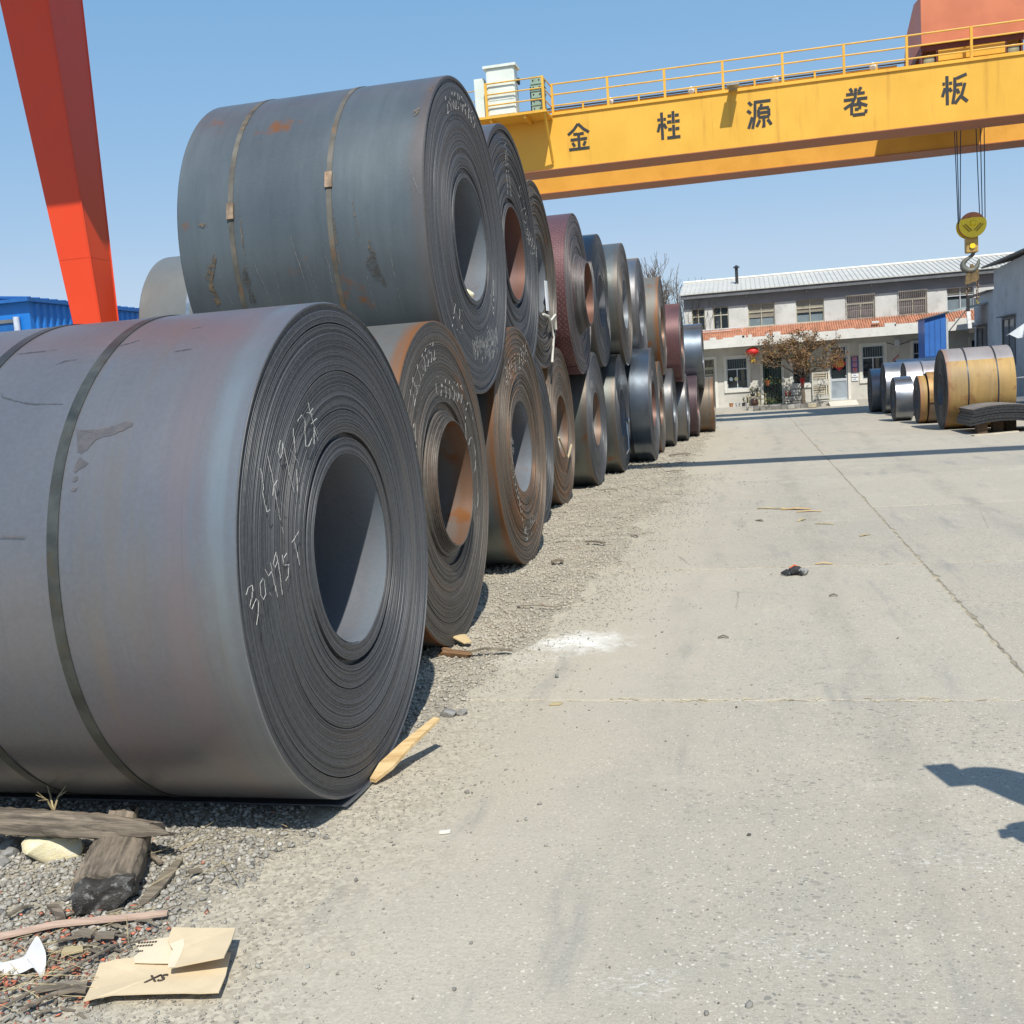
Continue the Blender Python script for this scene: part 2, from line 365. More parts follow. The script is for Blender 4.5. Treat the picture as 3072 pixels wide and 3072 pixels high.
# gravel verge sheet (dips under the slabs along a ragged edge)
def sheet(xa, ya, name):
    X, Y = np.meshgrid(xa, ya); Z = gravel_z(X, Y)
    n, k = X.shape; V = np.stack([X, Y, Z], -1).reshape(-1, 3)
    i = np.arange(n-1)[:, None]; j = np.arange(k-1)[None, :]
    F = np.stack([i*k+j, i*k+j+1, (i+1)*k+j+1, (i+1)*k+j], -1).reshape(-1, 4)
    mb = MB(); mb.v = V.tolist(); mb.f = F.tolist(); mb.m = [0]*len(F); mb.n = len(V)
    return mb.ob(name, mg, None, 60)
tag(sheet(np.concatenate([np.arange(-14, -4, .5), np.arange(-4, -.39, .035)]), np.concatenate([np.arange(.6, 9, .035), np.arange(9, 46, .16)]), "gravel_verge"),
    "grey gravel verge under the row of coils", None, kind="structure")
# loose stones
ico = bmesh.new(); bmesh.ops.create_icosphere(ico, subdivisions=1, radius=1.)
ico.verts.ensure_lookup_table(); IV = np.array([v.co[:] for v in ico.verts]); IF = np.array([[v.index for v in f.verts] for f in ico.faces])
bmesh.ops.subdivide_edges(ico, edges=ico.edges, cuts=0); ico.free()
OV = np.array([(1,0,0),(-1,0,0),(0,1,0),(0,-1,0),(0,0,1),(0,0,-1)], float)
OF = np.array([(0,2,4),(2,1,4),(1,3,4),(3,0,4),(2,0,5),(1,2,5),(3,1,5),(0,3,5)])
m_st, nt, b = new_mat("stone_bits", (.3,.29,.27), .9)
at = nt.nodes.new("ShaderNodeAttribute"); at.attribute_name = "tint"
c = mix(nt, ss(nt, noise(nt, pos_co(nt), 130, 3, .6), .35, .7, 0, .5), at.outputs["Color"], (.2,.19,.18)); col_in(nt, b, c)
def scatter(name, P, size, cols, mat, flat=(.4,.85), stretch=0., base='ico', kind="stuff", label=None, cat=None, parent=None):
    BV, BF = (IV, IF) if base == 'ico' else (OV, OF)
    n = len(P); k = len(BV)
    jit = 1+nr.uniform(-.38, .38, (n, k, 1))
    V = BV[None]*jit
    sc3 = np.stack([nr.uniform(.7, 1.35+stretch, n), nr.uniform(.65, 1.15, n), nr.uniform(*flat, n)], -1)*size[:, None]
    V = V*sc3[:, None]
    a, t1, t2 = nr.uniform(0, 2*PI, n), nr.uniform(-.5, .5, n), nr.uniform(-.5, .5, n)
    x, y, z = V[..., 0], V[..., 1], V[..., 2]
    y, z = y*np.cos(t1)[:, None]-z*np.sin(t1)[:, None], y*np.sin(t1)[:, None]+z*np.cos(t1)[:, None]
    x, z = x*np.cos(t2)[:, None]-z*np.sin(t2)[:, None], x*np.sin(t2)[:, None]+z*np.cos(t2)[:, None]
    x, y = x*np.cos(a)[:, None]-y*np.sin(a)[:, None], x*np.sin(a)[:, None]+y*np.cos(a)[:, None]
    V = np.stack([x, y, z], -1)+P[:, None]
    F = (BF[None]+(np.arange(n)*k)[:, None, None]).reshape(-1, 3)
    me = bpy.data.meshes.new(name); V = V.reshape(-1, 3)
    me.vertices.add(len(V)); me.vertices.foreach_set("co", V.ravel())
    me.loops.add(F.size); me.loops.foreach_set("vertex_index", F.ravel().astype(np.int32))
    me.polygons.add(len(F)); me.polygons.foreach_set("loop_start", np.arange(0, F.size, 3, dtype=np.int32))
    me.update(calc_edges=True); me.validate()
    ca = me.color_attributes.new("tint", 'FLOAT_COLOR', 'POINT')
    cc = np.concatenate([np.repeat(cols, k, 0), np.ones((n*k, 1))], 1); ca.data.foreach_set("color", cc.ravel())
    me.materials.append(mat)
    o = bpy.data.objects.new(name, me); col0.objects.link(o); o.parent = parent
    tag(o, label, cat, None, kind); return o
def stone_cols(n):
    g = nr.uniform(.18, .44, n)[:, None]*np.array([[1., .95, .84]])
    w = nr.random(n) < .055; g[w] = nr.uniform(.42, .62, w.sum())[:, None]*np.array([[1., .96, .86]])
    d = nr.random(n) < .07; g[d] = nr.uniform(.05, .1, d.sum())[:, None]*np.ones((1, 3))
    r = nr.random(n) < .004; g[r] = np.array([[.42, .13, .07]])
    return g
def pts(n, x0, x1, y0, y1, lo=None, hi=None):
    x = nr.uniform(x0, x1, n); y = nr.uniform(y0, y1, n)
    e = edge_x(y)+.30*(vnoise(x, y, 2.2, 1)-.5)
    keep = nr.random(n) < np.clip((e+.25-x)/.5, 0., 1.)**1.6
    x, y = x[keep], y[keep]
    return np.stack([x, y, gravel_z(x, y)+.002], -1)
Ps = [(pts(26000, -3.5, -1.2, 1.9, 3.5), .0028, .0125), (pts(15000, -3.0, -.9, 3.5, 6.5), .0035, .014), (pts(11000, -2.4, -.7, 6.5, 13), .006, .016), (pts(4500, -2.3, -.5, 13, 30), .010, .022)]
P = np.concatenate([p for p, a, bb in Ps]); S = np.concatenate([a+(bb-a)*nr.random(len(p))**2.2 for p, a, bb in Ps])
P[:, 2] += S*.25
gc = stone_cols(len(P)); dm = np.clip((P[:, 1:2]-2.6)/4, 0.1, .75); gc = gc*(1-dm)+dm*np.array([[.47,.415,.32]])
scatter("gravel", P, S, gc, m_st, label="loose grey gravel along the foot of the coils")
n = 16000; y = 1.9+nr.random(n)**1.5*14; x = edge_x(y)+np.abs(nr.normal(0, .3, n))-.12+.3*(vnoise(nr.uniform(0,1,n)*0, y, 2.2, 1)-.5); S = (.0011+.0042*nr.random(n)**2.5)*(1+y*.05)
gg = stone_cols(n)*.75+.25*np.array([[.42,.37,.29]])
scatter("loose_grit", np.stack([x, y, S*.3], -1), S, gg, m_st, base='oct', label="grit and dust thinning out from the gravel over the concrete")
n = 480; x = nr.normal(-.9, .75, n); y = 1.9+nr.random(n)**1.6*14; k = (x > edge_x(y)-.05) & (x < 2.3)
x, y = x[k], y[k]; S = .0025+.0075*nr.random(len(x))**3
scatter("loose_pebbles", np.stack([x, y, S*.35], -1), S, stone_cols(len(x))*.8, m_st, label="small dark pebbles strewn on the concrete lane")
# brick-red flakes near the bottom left corner
n = 760; x = nr.normal(-1.98, .2, n); y = nr.normal(2.28, .15, n); k = (x < -1.5)
x, y = x[k], y[k]; S = .003+.008*nr.random(len(x))**2
scatter("red_flakes", np.stack([x, y, gravel_z(x, y)+.012], -1), S, np.array([[.56, .15, .07]])*nr.uniform(.6, 1.25, (len(x), 1)), m_st, flat=(.1,.35), stretch=.6, base='oct', label="brick red flakes scattered among the wood scraps")

# ------------------------------------------------------------------ steel coils
S_L1 = steel("scale_steel_pale", (.19,.18,.18), (.165,.17,.19), 0., .34, .58, .3, .08, edgecol=(.20,.25,.29))
nt = S_L1.node_tree; b = nt.nodes["Principled BSDF"]; lk = b.inputs["Base Color"].links[0].from_socket; co = obj_co(nt); x, y, z = sep(nt, co)
wa = noise(nt, vmul(nt, co, (1.2, .8, .8)), 1.1, 4, .6, 2.7); wb = noise(nt, vmul(nt, co, (5.5, .7, .7)), 1.3, 5, .65, 8.1); wc = noise(nt, vmul(nt, co, (26, .9, .9)), 1.2, 4, .6, 4.4)
c = mix(nt, ss(nt, wa, .5, .68, 0, .75), lk, (.20,.168,.183)); c = mix(nt, ss(nt, wb, .55, .72, 0, .65), c, (.165,.205,.245)); c = mix(nt, ss(nt, mth(nt, 'SUBTRACT', 1., wb), .55, .7, 0, .5), c, (.215,.185,.155))
xe = mth(nt, 'ADD', x, mth(nt, 'MULTIPLY', mth(nt, 'SUBTRACT', wb, .5), .12))
c = mix(nt, mth(nt, 'MULTIPLY', mth(nt, 'MULTIPLY', ss(nt, xe, -.13, -.07), ss(nt, xe, -.055, -.02, .8, 0)), ss(nt, wa, .38, .6)), c, (.235,.275,.30))
c = mix(nt, mth(nt, 'MULTIPLY', ss(nt, xe, -.30, -.2), ss(nt, xe, -.17, -.11, .5, 0)), c, (.23,.185,.19))
c = mix(nt, ss(nt, wc, .55, .72, 0, .4), c, (.145,.145,.155)); c = mix(nt, ss(nt, noise(nt, co, 7, 6, .7), .6, .75, 0, .3), c, (.15,.14,.135)); col_in(nt, b, c)
setin(nt, b.inputs["Roughness"], mth(nt, 'ADD', .24, mth(nt, 'ADD', mth(nt, 'MULTIPLY', wa, .14), mth(nt, 'MULTIPLY', wc, .12))))
S_U1 = steel("scale_steel_blue", (.112,.134,.145), (.09,.104,.116), .17, .40, .42, .25, .35)
S_RUST = steel("scale_steel_rusty", (.15,.145,.13), (.12,.12,.115), .28, .52, .35, .95)
S_GREEN = steel("scale_steel_green", (.18,.19,.175), (.125,.145,.155), .16, .38, .75, .3, .35)
S_RG = steel("scale_steel_green_rusty_rim", (.14,.165,.165), (.11,.125,.125), .18, .42, .5, .95, .35)
S_PALE = steel("scale_steel_light", (.165,.175,.17), (.15,.16,.16), 0., .45, .3, .1, .1)
S_BLUE = steel("scale_steel_deep_blue", (.17,.20,.23), (.125,.155,.195), .02, .28, .85, .1, .15)
S_GREY = steel("scale_steel_grey", (.24,.25,.255), (.19,.20,.215), .04, .36, .78, .2, .25)
S_BRIGHT = steel("bright_steel", (.27,.285,.31), (.22,.24,.275), .02, .34, .85, .1, .1)
S_LILAC = steel("pale_lilac_steel", (.36,.34,.36), (.30,.30,.33), .02, .38, .6, .15, .15)
S_BROWN = steel("scale_steel_brown", (.17,.135,.10), (.13,.11,.09), .2, .5, .35, .5)
S_YEL = steel("yellow_rusted_steel", (.37,.225,.06), (.24,.165,.075), .36, .6, .0, .8, .6, edgecol=(.27,.115,.06), rustcol=(.22,.10,.035))
S_PURP = steel("grey_violet_steel", (.28,.26,.26), (.22,.2,.2), .2, .48, .3, .7, edgecol=(.3,.17,.12))
S_TR = tread("red_tread_plate", (.105,.052,.055))
S_TRD = tread("dark_tread_plate", (.07,.045,.05))
F_DARK = endface("wound_edges_dark", rust=.0)
F_GREY = endface("wound_edges_grey", (.036,.039,.046), (.098,.103,.113), (.11,.096,.085), 0.)
F_RUST = endface("wound_edges_rusty", (.05,.038,.03), (.15,.118,.09), (.24,.12,.055), .36)
F_BRN = endface("wound_edges_brown", (.042,.037,.034), (.122,.108,.094), (.18,.115,.07), .18)
F_RED = endface("wound_edges_red", (.035,.03,.03), (.12,.11,.115), (.15,.08,.075), .05, (.14,.055,.045))
B_BL = steel("bore_blue", (.195,.21,.24), (.22,.195,.185), .14, .27, .40, .35, .2, edgecol=(.25,.34,.42))
B_RU = steel("bore_rusty", (.19,.185,.18), (.18,.16,.145), .25, .4, .45, .6, .3)
B_RED = steel("bore_red", (.17,.095,.088), (.14,.085,.08), .1, .42, .4, .3, .3)
STRAP_G = simple("strap_steel", (.085,.09,.082), .42, .6, .3, 8, (.10,.075,.05), 12, .6)
STRAP_R = simple("strap_rusty", (.125,.115,.095), .55, .3, .35, 5, (.27,.135,.05), 4.5, .9)
STRAP_B = simple("strap_bright", (.42,.45,.47), .32, .8, .2, 8)
STRAP_D = simple("strap_dark", (.03,.035,.045), .5, .4, .2, 8)
SEAL = simple("strap_seal_metal", (.34,.24,.16), .45, .6, .3, 20, (.4,.2,.09), 30, .7)
CHALK, nt, b = new_mat("white_chalk", (.45,.45,.43), .95)
GROUP = "steel coils stacked in the long row"
GLYPH = {'0':[[(.3,1),(.05,.7),(.05,.25),(.3,0),(.5,.3),(.5,.75),(.3,1)]], '1':[[(.15,.8),(.32,1),(.32,0)]],
 '2':[[(.05,.8),(.25,1),(.5,.8),(.4,.5),(.05,0),(.55,.05)]], '3':[[(.05,.9),(.35,1),(.5,.75),(.22,.52),(.52,.3),(.3,0),(.02,.12)]],
 '4':[[(.15,1),(.02,.4),(.55,.4)],[(.4,.75),(.38,0)]], '5':[[(.5,1),(.1,.98),(.08,.55),(.4,.55),(.5,.25),(.3,0),(.02,.1)]],
 '6':[[(.45,1),(.1,.5),(.1,.15),(.3,0),(.5,.2),(.4,.45),(.1,.3)]], '7':[[(.02,1),(.52,1),(.2,0)]],
 '8':[[(.28,.52),(.06,.78),(.28,1),(.5,.78),(.28,.52),(.03,.25),(.28,0),(.54,.25),(.28,.52)]], '9':[[(.48,.75),(.28,.5),(.08,.75),(.28,1),(.48,.8),(.42,0)]],
 'T':[[(0,1),(.6,1)],[(.3,1),(.28,0)]], 'R':[[(.08,0),(.08,1),(.45,.9),(.42,.6),(.1,.5),(.5,0)]], 'x':[[(.05,.7),(.5,.05)],[(.48,.7),(.05,.05)]],
 '.':[[(.1,.02),(.16,.08)]], '/':[[(.0,0),(.45,1)]], 'C':[[(.5,.9),(.2,1),(.03,.6),(.08,.1),(.5,.05)]], 'Y':[[(.02,1),(.26,.5)],[(.5,1),(.15,0)]],
 'v':[[(0,.6),(.2,0),(.6,1)]], ' ':[] , 'H':[[(.05,1),(.05,0)],[(.5,1),(.5,0)],[(.05,.5),(.5,.5)]]}
def chalk_lines(txt, o, size, ang=0., slant=.15, arc=None, gap=.72):
    allc = []; cx = 0.
    for ch in txt:
        out = []
        for pl in GLYPH[ch]:
            q = []
            for (u, v) in pl:
                U = (cx+u+slant*v)*size; V = v*size
                if arc: # text bent round the coil centre at radius arc
                    a = ang-U/arc; rr = arc+V; q.append((rr*math.cos(a), rr*math.sin(a)))
                else: q.append((o[0]+U*math.cos(ang)-V*math.sin(ang), o[1]+U*math.sin(ang)+V*math.cos(ang)))
            out.append(q)
        if out: allc.append(out)
        cx += gap*(.45 if ch in '. ' else 1.)
    return allc
def chalk_mesh(lines, x, r=.0021, dash=.78, seg=.02):
    mb = MB(); rg = random.Random(len(lines))
    for pl in lines:
        for (a, bb) in zip(pl[:-1], pl[1:]):
            d = math.hypot(bb[0]-a[0], bb[1]-a[1]); k = max(1, int(d/seg))
            for q in range(k):
                if rg.random() > dash: continue
                t0, t1 = q/k, (q+.93)/k
                p0 = (x+rg.uniform(-.001,.002), a[0]+(bb[0]-a[0])*t0+rg.uniform(-.002,.002), a[1]+(bb[1]-a[1])*t0)
                p1 = (x+rg.uniform(-.001,.002), a[0]+(bb[0]-a[0])*t1+rg.uniform(-.002,.002), a[1]+(bb[1]-a[1])*t1)
                mb.tube([p0, p1], r*rg.uniform(.7,1.25), 4)
    return mb
def coil(label, xf, yc, zc, r, rb, w, wall, face, bore, rings=30, seg=96, jit=.004, core=None, straps=(), chalk=(), tail=None, group=GROUP, rz=0., gaps=(), flip=False, cr=.0012, rim=None, seed=0):
    rg = random.Random(seed*31+int(r*1000)+int(yc*100))
    root = empty("steel_coil", (xf, yc, zc-r), label, "steel coil", group, rz)
    ctr = (0, 0, r)
    ph = [rg.uniform(0, 6.28) for _ in range(4)]
    # outer wrap, very slightly out of round, last metres of strip bulging
    def wob(A, R, a): return 0*A*a, .0028*np.sin(3*a+ph[0]+A*.6)+.0016*np.sin(7*a+ph[1]-A*1.3)
    mb = MB(); k = 14
    prof = [(-.012, r-.02), (-.002, r-.004)]+[(-.006-(w-.012)*i/k, r) for i in range(k+1)]+[(-w+.002, r-.004), (-w+.012, r-.02)]
    mb.lathe(prof[::-1], seg, wob=wob); mb.ob("outer_wrap", wall, root, 35, ctr)
    # wound end: one step per turn of strip, with loose turns standing proud or sunk
    def endrings(sign, nn):
        t = (r-.004-rb)/nn; prof = []; x = 0.; drift = 0.
        for i in range(nn):
            ra, rc = r-.004-t*i, r-.004-t*(i+1)
            drift = .8*drift+rg.gauss(0, jit*.55); x = drift+rg.gauss(0, jit*.5)
            if i == 0: x = .0
            for (g0, g1, gx) in gaps:
                if g0 <= (ra-rb)/(r-rb) <= g1: x = gx+rg.gauss(0, jit*.3)
            if core and i >= nn-core[0]: x = core[1]*(i-(nn-core[0])+1)/core[0]
            gv = min(t*.14, .0016); dp = rg.uniform(.0025, .0055) if nn >= 45 else rg.uniform(.005, .010)
            prof += [(x-dp, ra), (x-.0008, ra-gv*.3), (x, ra-gv), (x, rc+gv), (x-.0008, rc+gv*.3), (x-dp, rc)] if nn >= 45 else [(x-dp, ra), (x, ra-gv), (x, rc+gv), (x-dp, rc)]
        return prof, x
    prof, xin = endrings(1, rings)
    def wob2(A, R, a): return .0016*np.sin(2*a+ph[2]+R*9)*(R < r-.03)+.0012*np.sin(5*a+ph[3]-R*21)*(R < r-.03), .0028*np.sin(3*a+ph[0])*(R/r)+0*A
    mb = MB(); mb.lathe(prof, seg, wob=wob2); mb.ob("wound_end", face, root, 35, ctr)
    prof, _ = endrings(-1, max(10, rings//3)); mb = MB(); mb.lathe([(-w-p[0], p[1]) for p in prof][::-1], max(64, seg//2)); mb.ob("wound_end", face, root, 35, ctr)
    mb = MB(); kk = 8; mb.lathe([(xin-.002-(w-.004+xin)*i/kk, rb) for i in range(kk+1)], seg)
    if core: mb.lathe([(0, rb+.02*core[0]/3), (xin-.004, rb+.003)], seg)
    # inner end of strip: a step along the bore
    a = rg.uniform(2.2, 3.4)
    mb.lathe([(xin-.004-(w-.02)*i/3, rb-.006) for i in range(4)], 24, a0=a, a1=a+1.6)
    mb.ob("bore", bore, root, 35, ctr)
    for (sx, sw, sm, seal_a) in straps:
        mb = MB(); mb.lathe([(sx-sw/2, r+.001), (sx-sw/2, r+.0035), (sx+sw/2, r+.0035), (sx+sw/2, r+.001)][::-1], seg, wob=wob)
        so = mb.ob("strap", sm, root, 30, ctr)
        for an in (seal_a if isinstance(seal_a, (list, tuple)) else [seal_a]):
            if an is None: continue
            mb = MB(); T = Matrix.Rotation(an, 4, 'X')
            mb.box(sx-sw/2-.006, sx+sw/2+.006, r+.004, r+.013, -.05, .05, T=T); mb.ob("strap_seal", SEAL, so)
    for cl in chalk:
        if isinstance(cl, dict): chalk_mesh(cl['s'], .010+jit, cr*.55, .6).ob("chalk_scribble", CHALK, root, None, ctr)['kind'] = 'stuff'; continue
        for chs in cl: chalk_mesh(chs, .010+jit, cr, .95 if cr == .00112 else .6).ob("chalk_character", CHALK, root, None, ctr)['kind'] = 'stuff'
    if tail:
        a0, a1, lift, tm = tail; mb = MB()
        def wt(A, R, a):
            t = (a-a0)/(a1-a0); return 0*A*a, .007+lift*np.clip(t if lift > 0 else 0*t, 0, 1)**2+0*A
        mb.lathe([(-w+.01, r), (-w*.5, r), (-.008, r), (-.008, r-.005), (-w+.01, r-.005)], 40, a0=a0, a1=a1, wob=wt); mb.ob("loose_tail", tm or wall, root, 35, ctr)
    return root
def px8(pl):   # strokes traced on the near coil's end
    out = []
    for (y_, z_) in pl: out.append((y_, z_))
    return out
C1 = [[(-.726,.398),(-.726,.328),(-.727,.278),(-.716,.235),(-.694,.241),(-.667,.282),(-.65,.311),(-.62,.328)],[(-.673,.409),(-.659,.354),(-.651,.316),(-.642,.263),(-.614,.151)],[(-.61,.251),(-.583,.231)],[(-.573,.452),(-.594,.415),(-.581,.392),(-.561,.417),(-.553,.444),(-.539,.382),(-.527,.332),(-.504,.273)],[(-.519,.436),(-.478,.396),(-.451,.364),(-.424,.335)],[(-.464,.486),(-.469,.43),(-.469,.376),(-.472,.321),(-.481,.272)],[(-.43,.507),(-.384,.527),(-.362,.509),(-.371,.469),(-.378,.419),(-.354,.418),(-.317,.443)],[(-.326,.567),(-.314,.537),(-.294,.49),(-.258,.449)],[(-.287,.547),(-.322,.53)],[(-.266,.51),(-.318,.492)],[(-.292,.48),(-.303,.421)],[(-.289,.469),(-.26,.411)],[(-.344,.534),(-.292,.524)],
 [(-.906,.01),(-.883,.029),(-.856,.03),(-.859,.01),(-.885,-.029),(-.877,-.04),(-.845,-.015),(-.828,-.028),(-.84,-.062),(-.86,-.096)],[(-.795,.034),(-.809,.023),(-.809,-.009),(-.794,-.03),(-.776,-.012),(-.776,.028),(-.789,.037)],[(-.752,-.017),(-.739,-.028)],[(-.734,.081),(-.761,.06),(-.749,.036),(-.722,.048),(-.729,.078)],[(-.719,.045),(-.71,-.002),(-.702,-.042)],[(-.682,.102),(-.705,.068),(-.693,.053),(-.672,.076),(-.676,.096),(-.669,.038),(-.665,-.042)],[(-.629,.112),(-.638,.058),(-.629,.049),(-.593,.045),(-.607,.011),(-.629,-.003)],[(-.629,.074),(-.602,.086)],[(-.572,.103),(-.501,.141)],[(-.537,.122),(-.527,.075),(-.514,.003),(-.498,-.033)]]
def scrib(y0, z0, w, h, n, seed):
    r_ = random.Random(seed); out = []
    for i in range(n):
        y = y0+w*i/n; z = z0+r_.uniform(-.02,.02); out.append([(y, z), (y+r_.uniform(-.02,.03), z-h*r_.uniform(.5,1))])
        if r_.random() < .6: out.append([(y, z-h*.4), (y+w/n*1.4, z-h*r_.uniform(.2,.6))])
    return {'s': out}
# --- bottom row (on the ground) ---
coil("huge dark grey steel coil nearest the camera, 30.995T chalked on its wound end", -1.5, 3.69, .93, .93, .365, 2.15, S_L1, F_GREY, B_BL, rings=112, seg=220, jit=.0013,
     straps=[(-.625, .04, STRAP_G, None), (-1.05, .04, STRAP_G, None), (-1.6, .04, STRAP_G, None)], chalk=[[C1[0:2],C1[2:3],C1[3:4],C1[4:6],C1[6:7],C1[7:13],C1[13:14],C1[14:15],C1[15:16],C1[16:18],C1[18:19],C1[19:21],C1[21:23]]], gaps=[(.955, .985, -.006), (.86, .875, -.018), (.115, .145, -.022), (.30, .31, -.008), (.55, .56, -.007)], cr=.00112, seed=1)
coil("second coil on the ground, rusty rim and bore, inner turns sticking out of its end", -1.76, 5.9, .96, .96, .37, 1.9, S_RUST, F_BRN, B_RU, rings=80, seg=170, jit=.002, core=(6, .05), gaps=[(.12,.2,-.02)],
     chalk=[chalk_lines("23.1.0352", None, .10, 2.45, arc=.74), chalk_lines("CY11500", (-.16, .53), .115, -.12), chalk_lines("T", (-.78,.2), .2, .2)+chalk_lines("1", (-.66,.2), .2, .1), [[[(.52+.1*math.cos(t*.5), .35+.17*math.sin(t*.5)-.018*t) for t in range(26)]]]], seed=2)
coil("third coil on the ground, brown rusty end with orange rim and chalk scrawls", -1.87, 8.56, 1.0, 1.0, .385, 1.7, S_RG, F_RUST, B_BL, rings=52, seg=140, jit=.006,
     chalk=[chalk_lines("285T 2805", (-.55, .52), .16, .22), scrib(-.55, .1, .12, .2, 6, 3), chalk_lines("24x1500x285", (-.58, -.12), .1, -1.05), scrib(.0, -.6, .35, .18, 8, 5)], seed=3)
coil("slate blue coil on the ground mostly hidden behind the brown rusty one", -2.19, 10.75, .92, .92, .37, 1.6, S_BLUE, F_DARK, B_BL, rings=36, seg=110, seed=4)
coil("coil on the ground with a torn orange rusty strip hanging over its top left", -2.27, 12.72, .975, .975, .385, 1.7, S_BROWN, F_RUST, B_RU, rings=36, seg=110, straps=[(-.12, .03, STRAP_R, None)], tail=(1.75, 2.75, .0, simple("orange_rust", (.33,.17,.06), .6, .2, .3, 6, (.2,.09,.03), 10, .6)), seed=5)
coil("green grey coil on the ground under the red tread plate coil", -2.15, 14.99, .965, .965, .385, 1.6, S_GREEN, F_GREY, B_RU, rings=34, seg=110, chalk=[scrib(-.55, .55, .3, .15, 8, 11), scrib(-.6, -.0, .1, .3, 4, 12)], seed=6)
coil("greenish coil on the ground with a wire strap and tag dangling from its bore", -2.0, 16.95, .96, .96, .38, 1.6, S_GREEN, F_DARK, B_BL, rings=32, seg=110, straps=[(-.45, .035, STRAP_D, None)], seed=7)
coil("big blue coil on the ground with a black strap near its end, red rimmed bore", -1.66, 18.94, 1.02, 1.02, .41, 1.7, S_BLUE, F_GREY, B_RED, rings=34, seg=120, straps=[(-.36, .07, STRAP_D, None), (-1.1, .05, STRAP_D, None)], chalk=[scrib(-.45, .6, .3, .12, 6, 15)], seed=8)
coil("thin brown edged coil on the ground just behind the big blue strapped one", -1.69, 20.92, .91, .91, .37, 1.5, S_BROWN, F_BRN, B_RU, rings=28, seed=9)
coil("bright grey coil on the ground, third past the big blue strapped one's neighbour", -1.56, 22.68, .84, .84, .34, 1.5, S_GREY, F_GREY, B_BL, rings=28, seed=10)
coil("pale grey narrow coil on the ground under the small red tread plate coil", -1.37, 24.32, .77, .77, .31, 1.4, S_GREY, F_GREY, B_BL, rings=26, seed=11)
coil("dark reddish tread plate coil on the ground under the shiny blue grey coil", -1.2, 25.85, .74, .74, .3, 1.3, S_TRD, F_RED, B_RED, rings=24, tail=(-2.2, -1.25, .02, S_TRD), seed=12)
coil("small yellow rusty coil at the far end of the ground row", -.86, 27.5, .71, .71, .28, 1.2, S_BROWN, F_RUST, B_RU, rings=26, straps=[(-.1,.03,STRAP_R,None)], seed=13)
# --- upper row ---
coil("large blue grey top coil nearest the camera, rusty straps, 2402R04965 chalked on it", -1.84, 7.17, 2.54, 1.07, .418, 1.64, S_U1, F_GREY, B_BL, rings=90, seg=190, jit=.0017, cr=.00125,
     straps=[(-.605, .034, STRAP_R, [2.86]), (-1.265, .034, STRAP_R, [2.98])], gaps=[(.93, .97, -.012), (.05, .1, -.012)],
     chalk=[chalk_lines("2402R04965", None, .105, 2.08, arc=.86), chalk_lines("7.5", (-.72, -.62), .17, -.2), chalk_lines("v", (.42,-.5), .26, .2), scrib(-.2, -.68, .5, .17, 22, 21), scrib(.25, -.6, .3, .25, 12, 22)], seed=21)
coil("dark coil second in the top row, 5.75x15 and 3078T chalked on its end", -2.11, 9.83, 2.76, 1.17, .43, 2.0, S_GREY, F_DARK, B_RED, rings=64, seg=150, jit=.005, gaps=[(.05,.12,-.03),(.9,.94,-.02)],
     chalk=[chalk_lines("5.75x15", (.28, .62), .17, -.85), chalk_lines("3078T", (.52, .2), .16, -.3), scrib(-.72, .15, .18, .3, 7, 31), [[[(-.15,.98),(-.17,.52)]],[[(-.11,1.0),(-.02,.5)]]]], core=(2,.012), seed=22)
coil("brownish top coil with rope and white tag on its bore, behind two dark ones", -2.24, 11.71, 2.73, 1.04, .41, 1.6, S_BROWN, F_BRN, B_BL, rings=40, seg=110, jit=.012, straps=[(-.06, .05, STRAP_R, None)], seed=23)
coil("large red brown tread plate coil in the top row, core pushed out of its end", -2.14, 13.91, 2.67, 1.05, .4, 1.7, S_TR, F_RED, B_RED, rings=40, seg=130, jit=.006, core=(8, .14), tail=(-2.0, -1.1, .0, S_TR), seed=24)
coil("dark blue grey top coil just behind the large red tread plate one", -2.1, 15.89, 2.71, .99, .39, 1.6, S_U1, F_DARK, B_BL, rings=34, seg=110, seed=25)
coil("top coil with thin orange rusty rim and bright bore, sixth in the top row", -1.94, 17.66, 2.75, 1.01, .4, 1.6, S_GREEN, F_BRN, B_BL, rings=34, seg=110, seed=26)
coil("plain light grey top coil between the orange rimmed one and the olive one", -1.9, 19.98, 2.70, 1.05, .4, 1.5, S_GREY, F_GREY, B_BL, rings=30, seg=110, seed=27)
coil("olive grey top coil with rusty edge just before the small red tread coil", -1.66, 21.83, 2.54, 1.0, .4, 1.6, S_RUST, F_BRN, B_RU, rings=30, seg=110, seed=28)
coil("small red tread plate coil in the top row, second from the far end", -1.38, 23.53, 2.23, .86, .34, 1.4, S_TR, F_RED, B_RED, rings=28, seg=110, tail=(-2.0, -1.2, .0, S_TR), seed=29)
coil("shiny blue grey coil at the far end of the top row", -1.06, 26.72, 1.965, .8, .32, 1.4, S_BLUE, F_GREY, B_BL, rings=26, seg=110, tail=(-1.9, -1.0, .0, S_BLUE), seed=30)
# --- second row behind: only the top one shows, the two below carry it ---
coil("pale grey coil with a bright strap peeping out behind the stack on the left", -4.9, 12.1, 2.42, 1.0, .39, 2.06, S_PALE, F_GREY, B_BL, rings=20, straps=[(-1.42, .05, STRAP_B, None)], group="coils of the second row behind", seed=41)
coil("coil on the ground of the hidden second row carrying the pale one", -5.1, 10.95, .93, .93, .37, 2.0, S_GREY, F_GREY, B_BL, rings=14, seg=64, group="coils of the second row behind", seed=42)
coil("other coil on the ground of the hidden second row, farther back", -5.1, 13.25, .93, .93, .37, 2.0, S_GREY, F_GREY, B_BL, rings=14, seg=64, group="coils of the second row behind", seed=43)

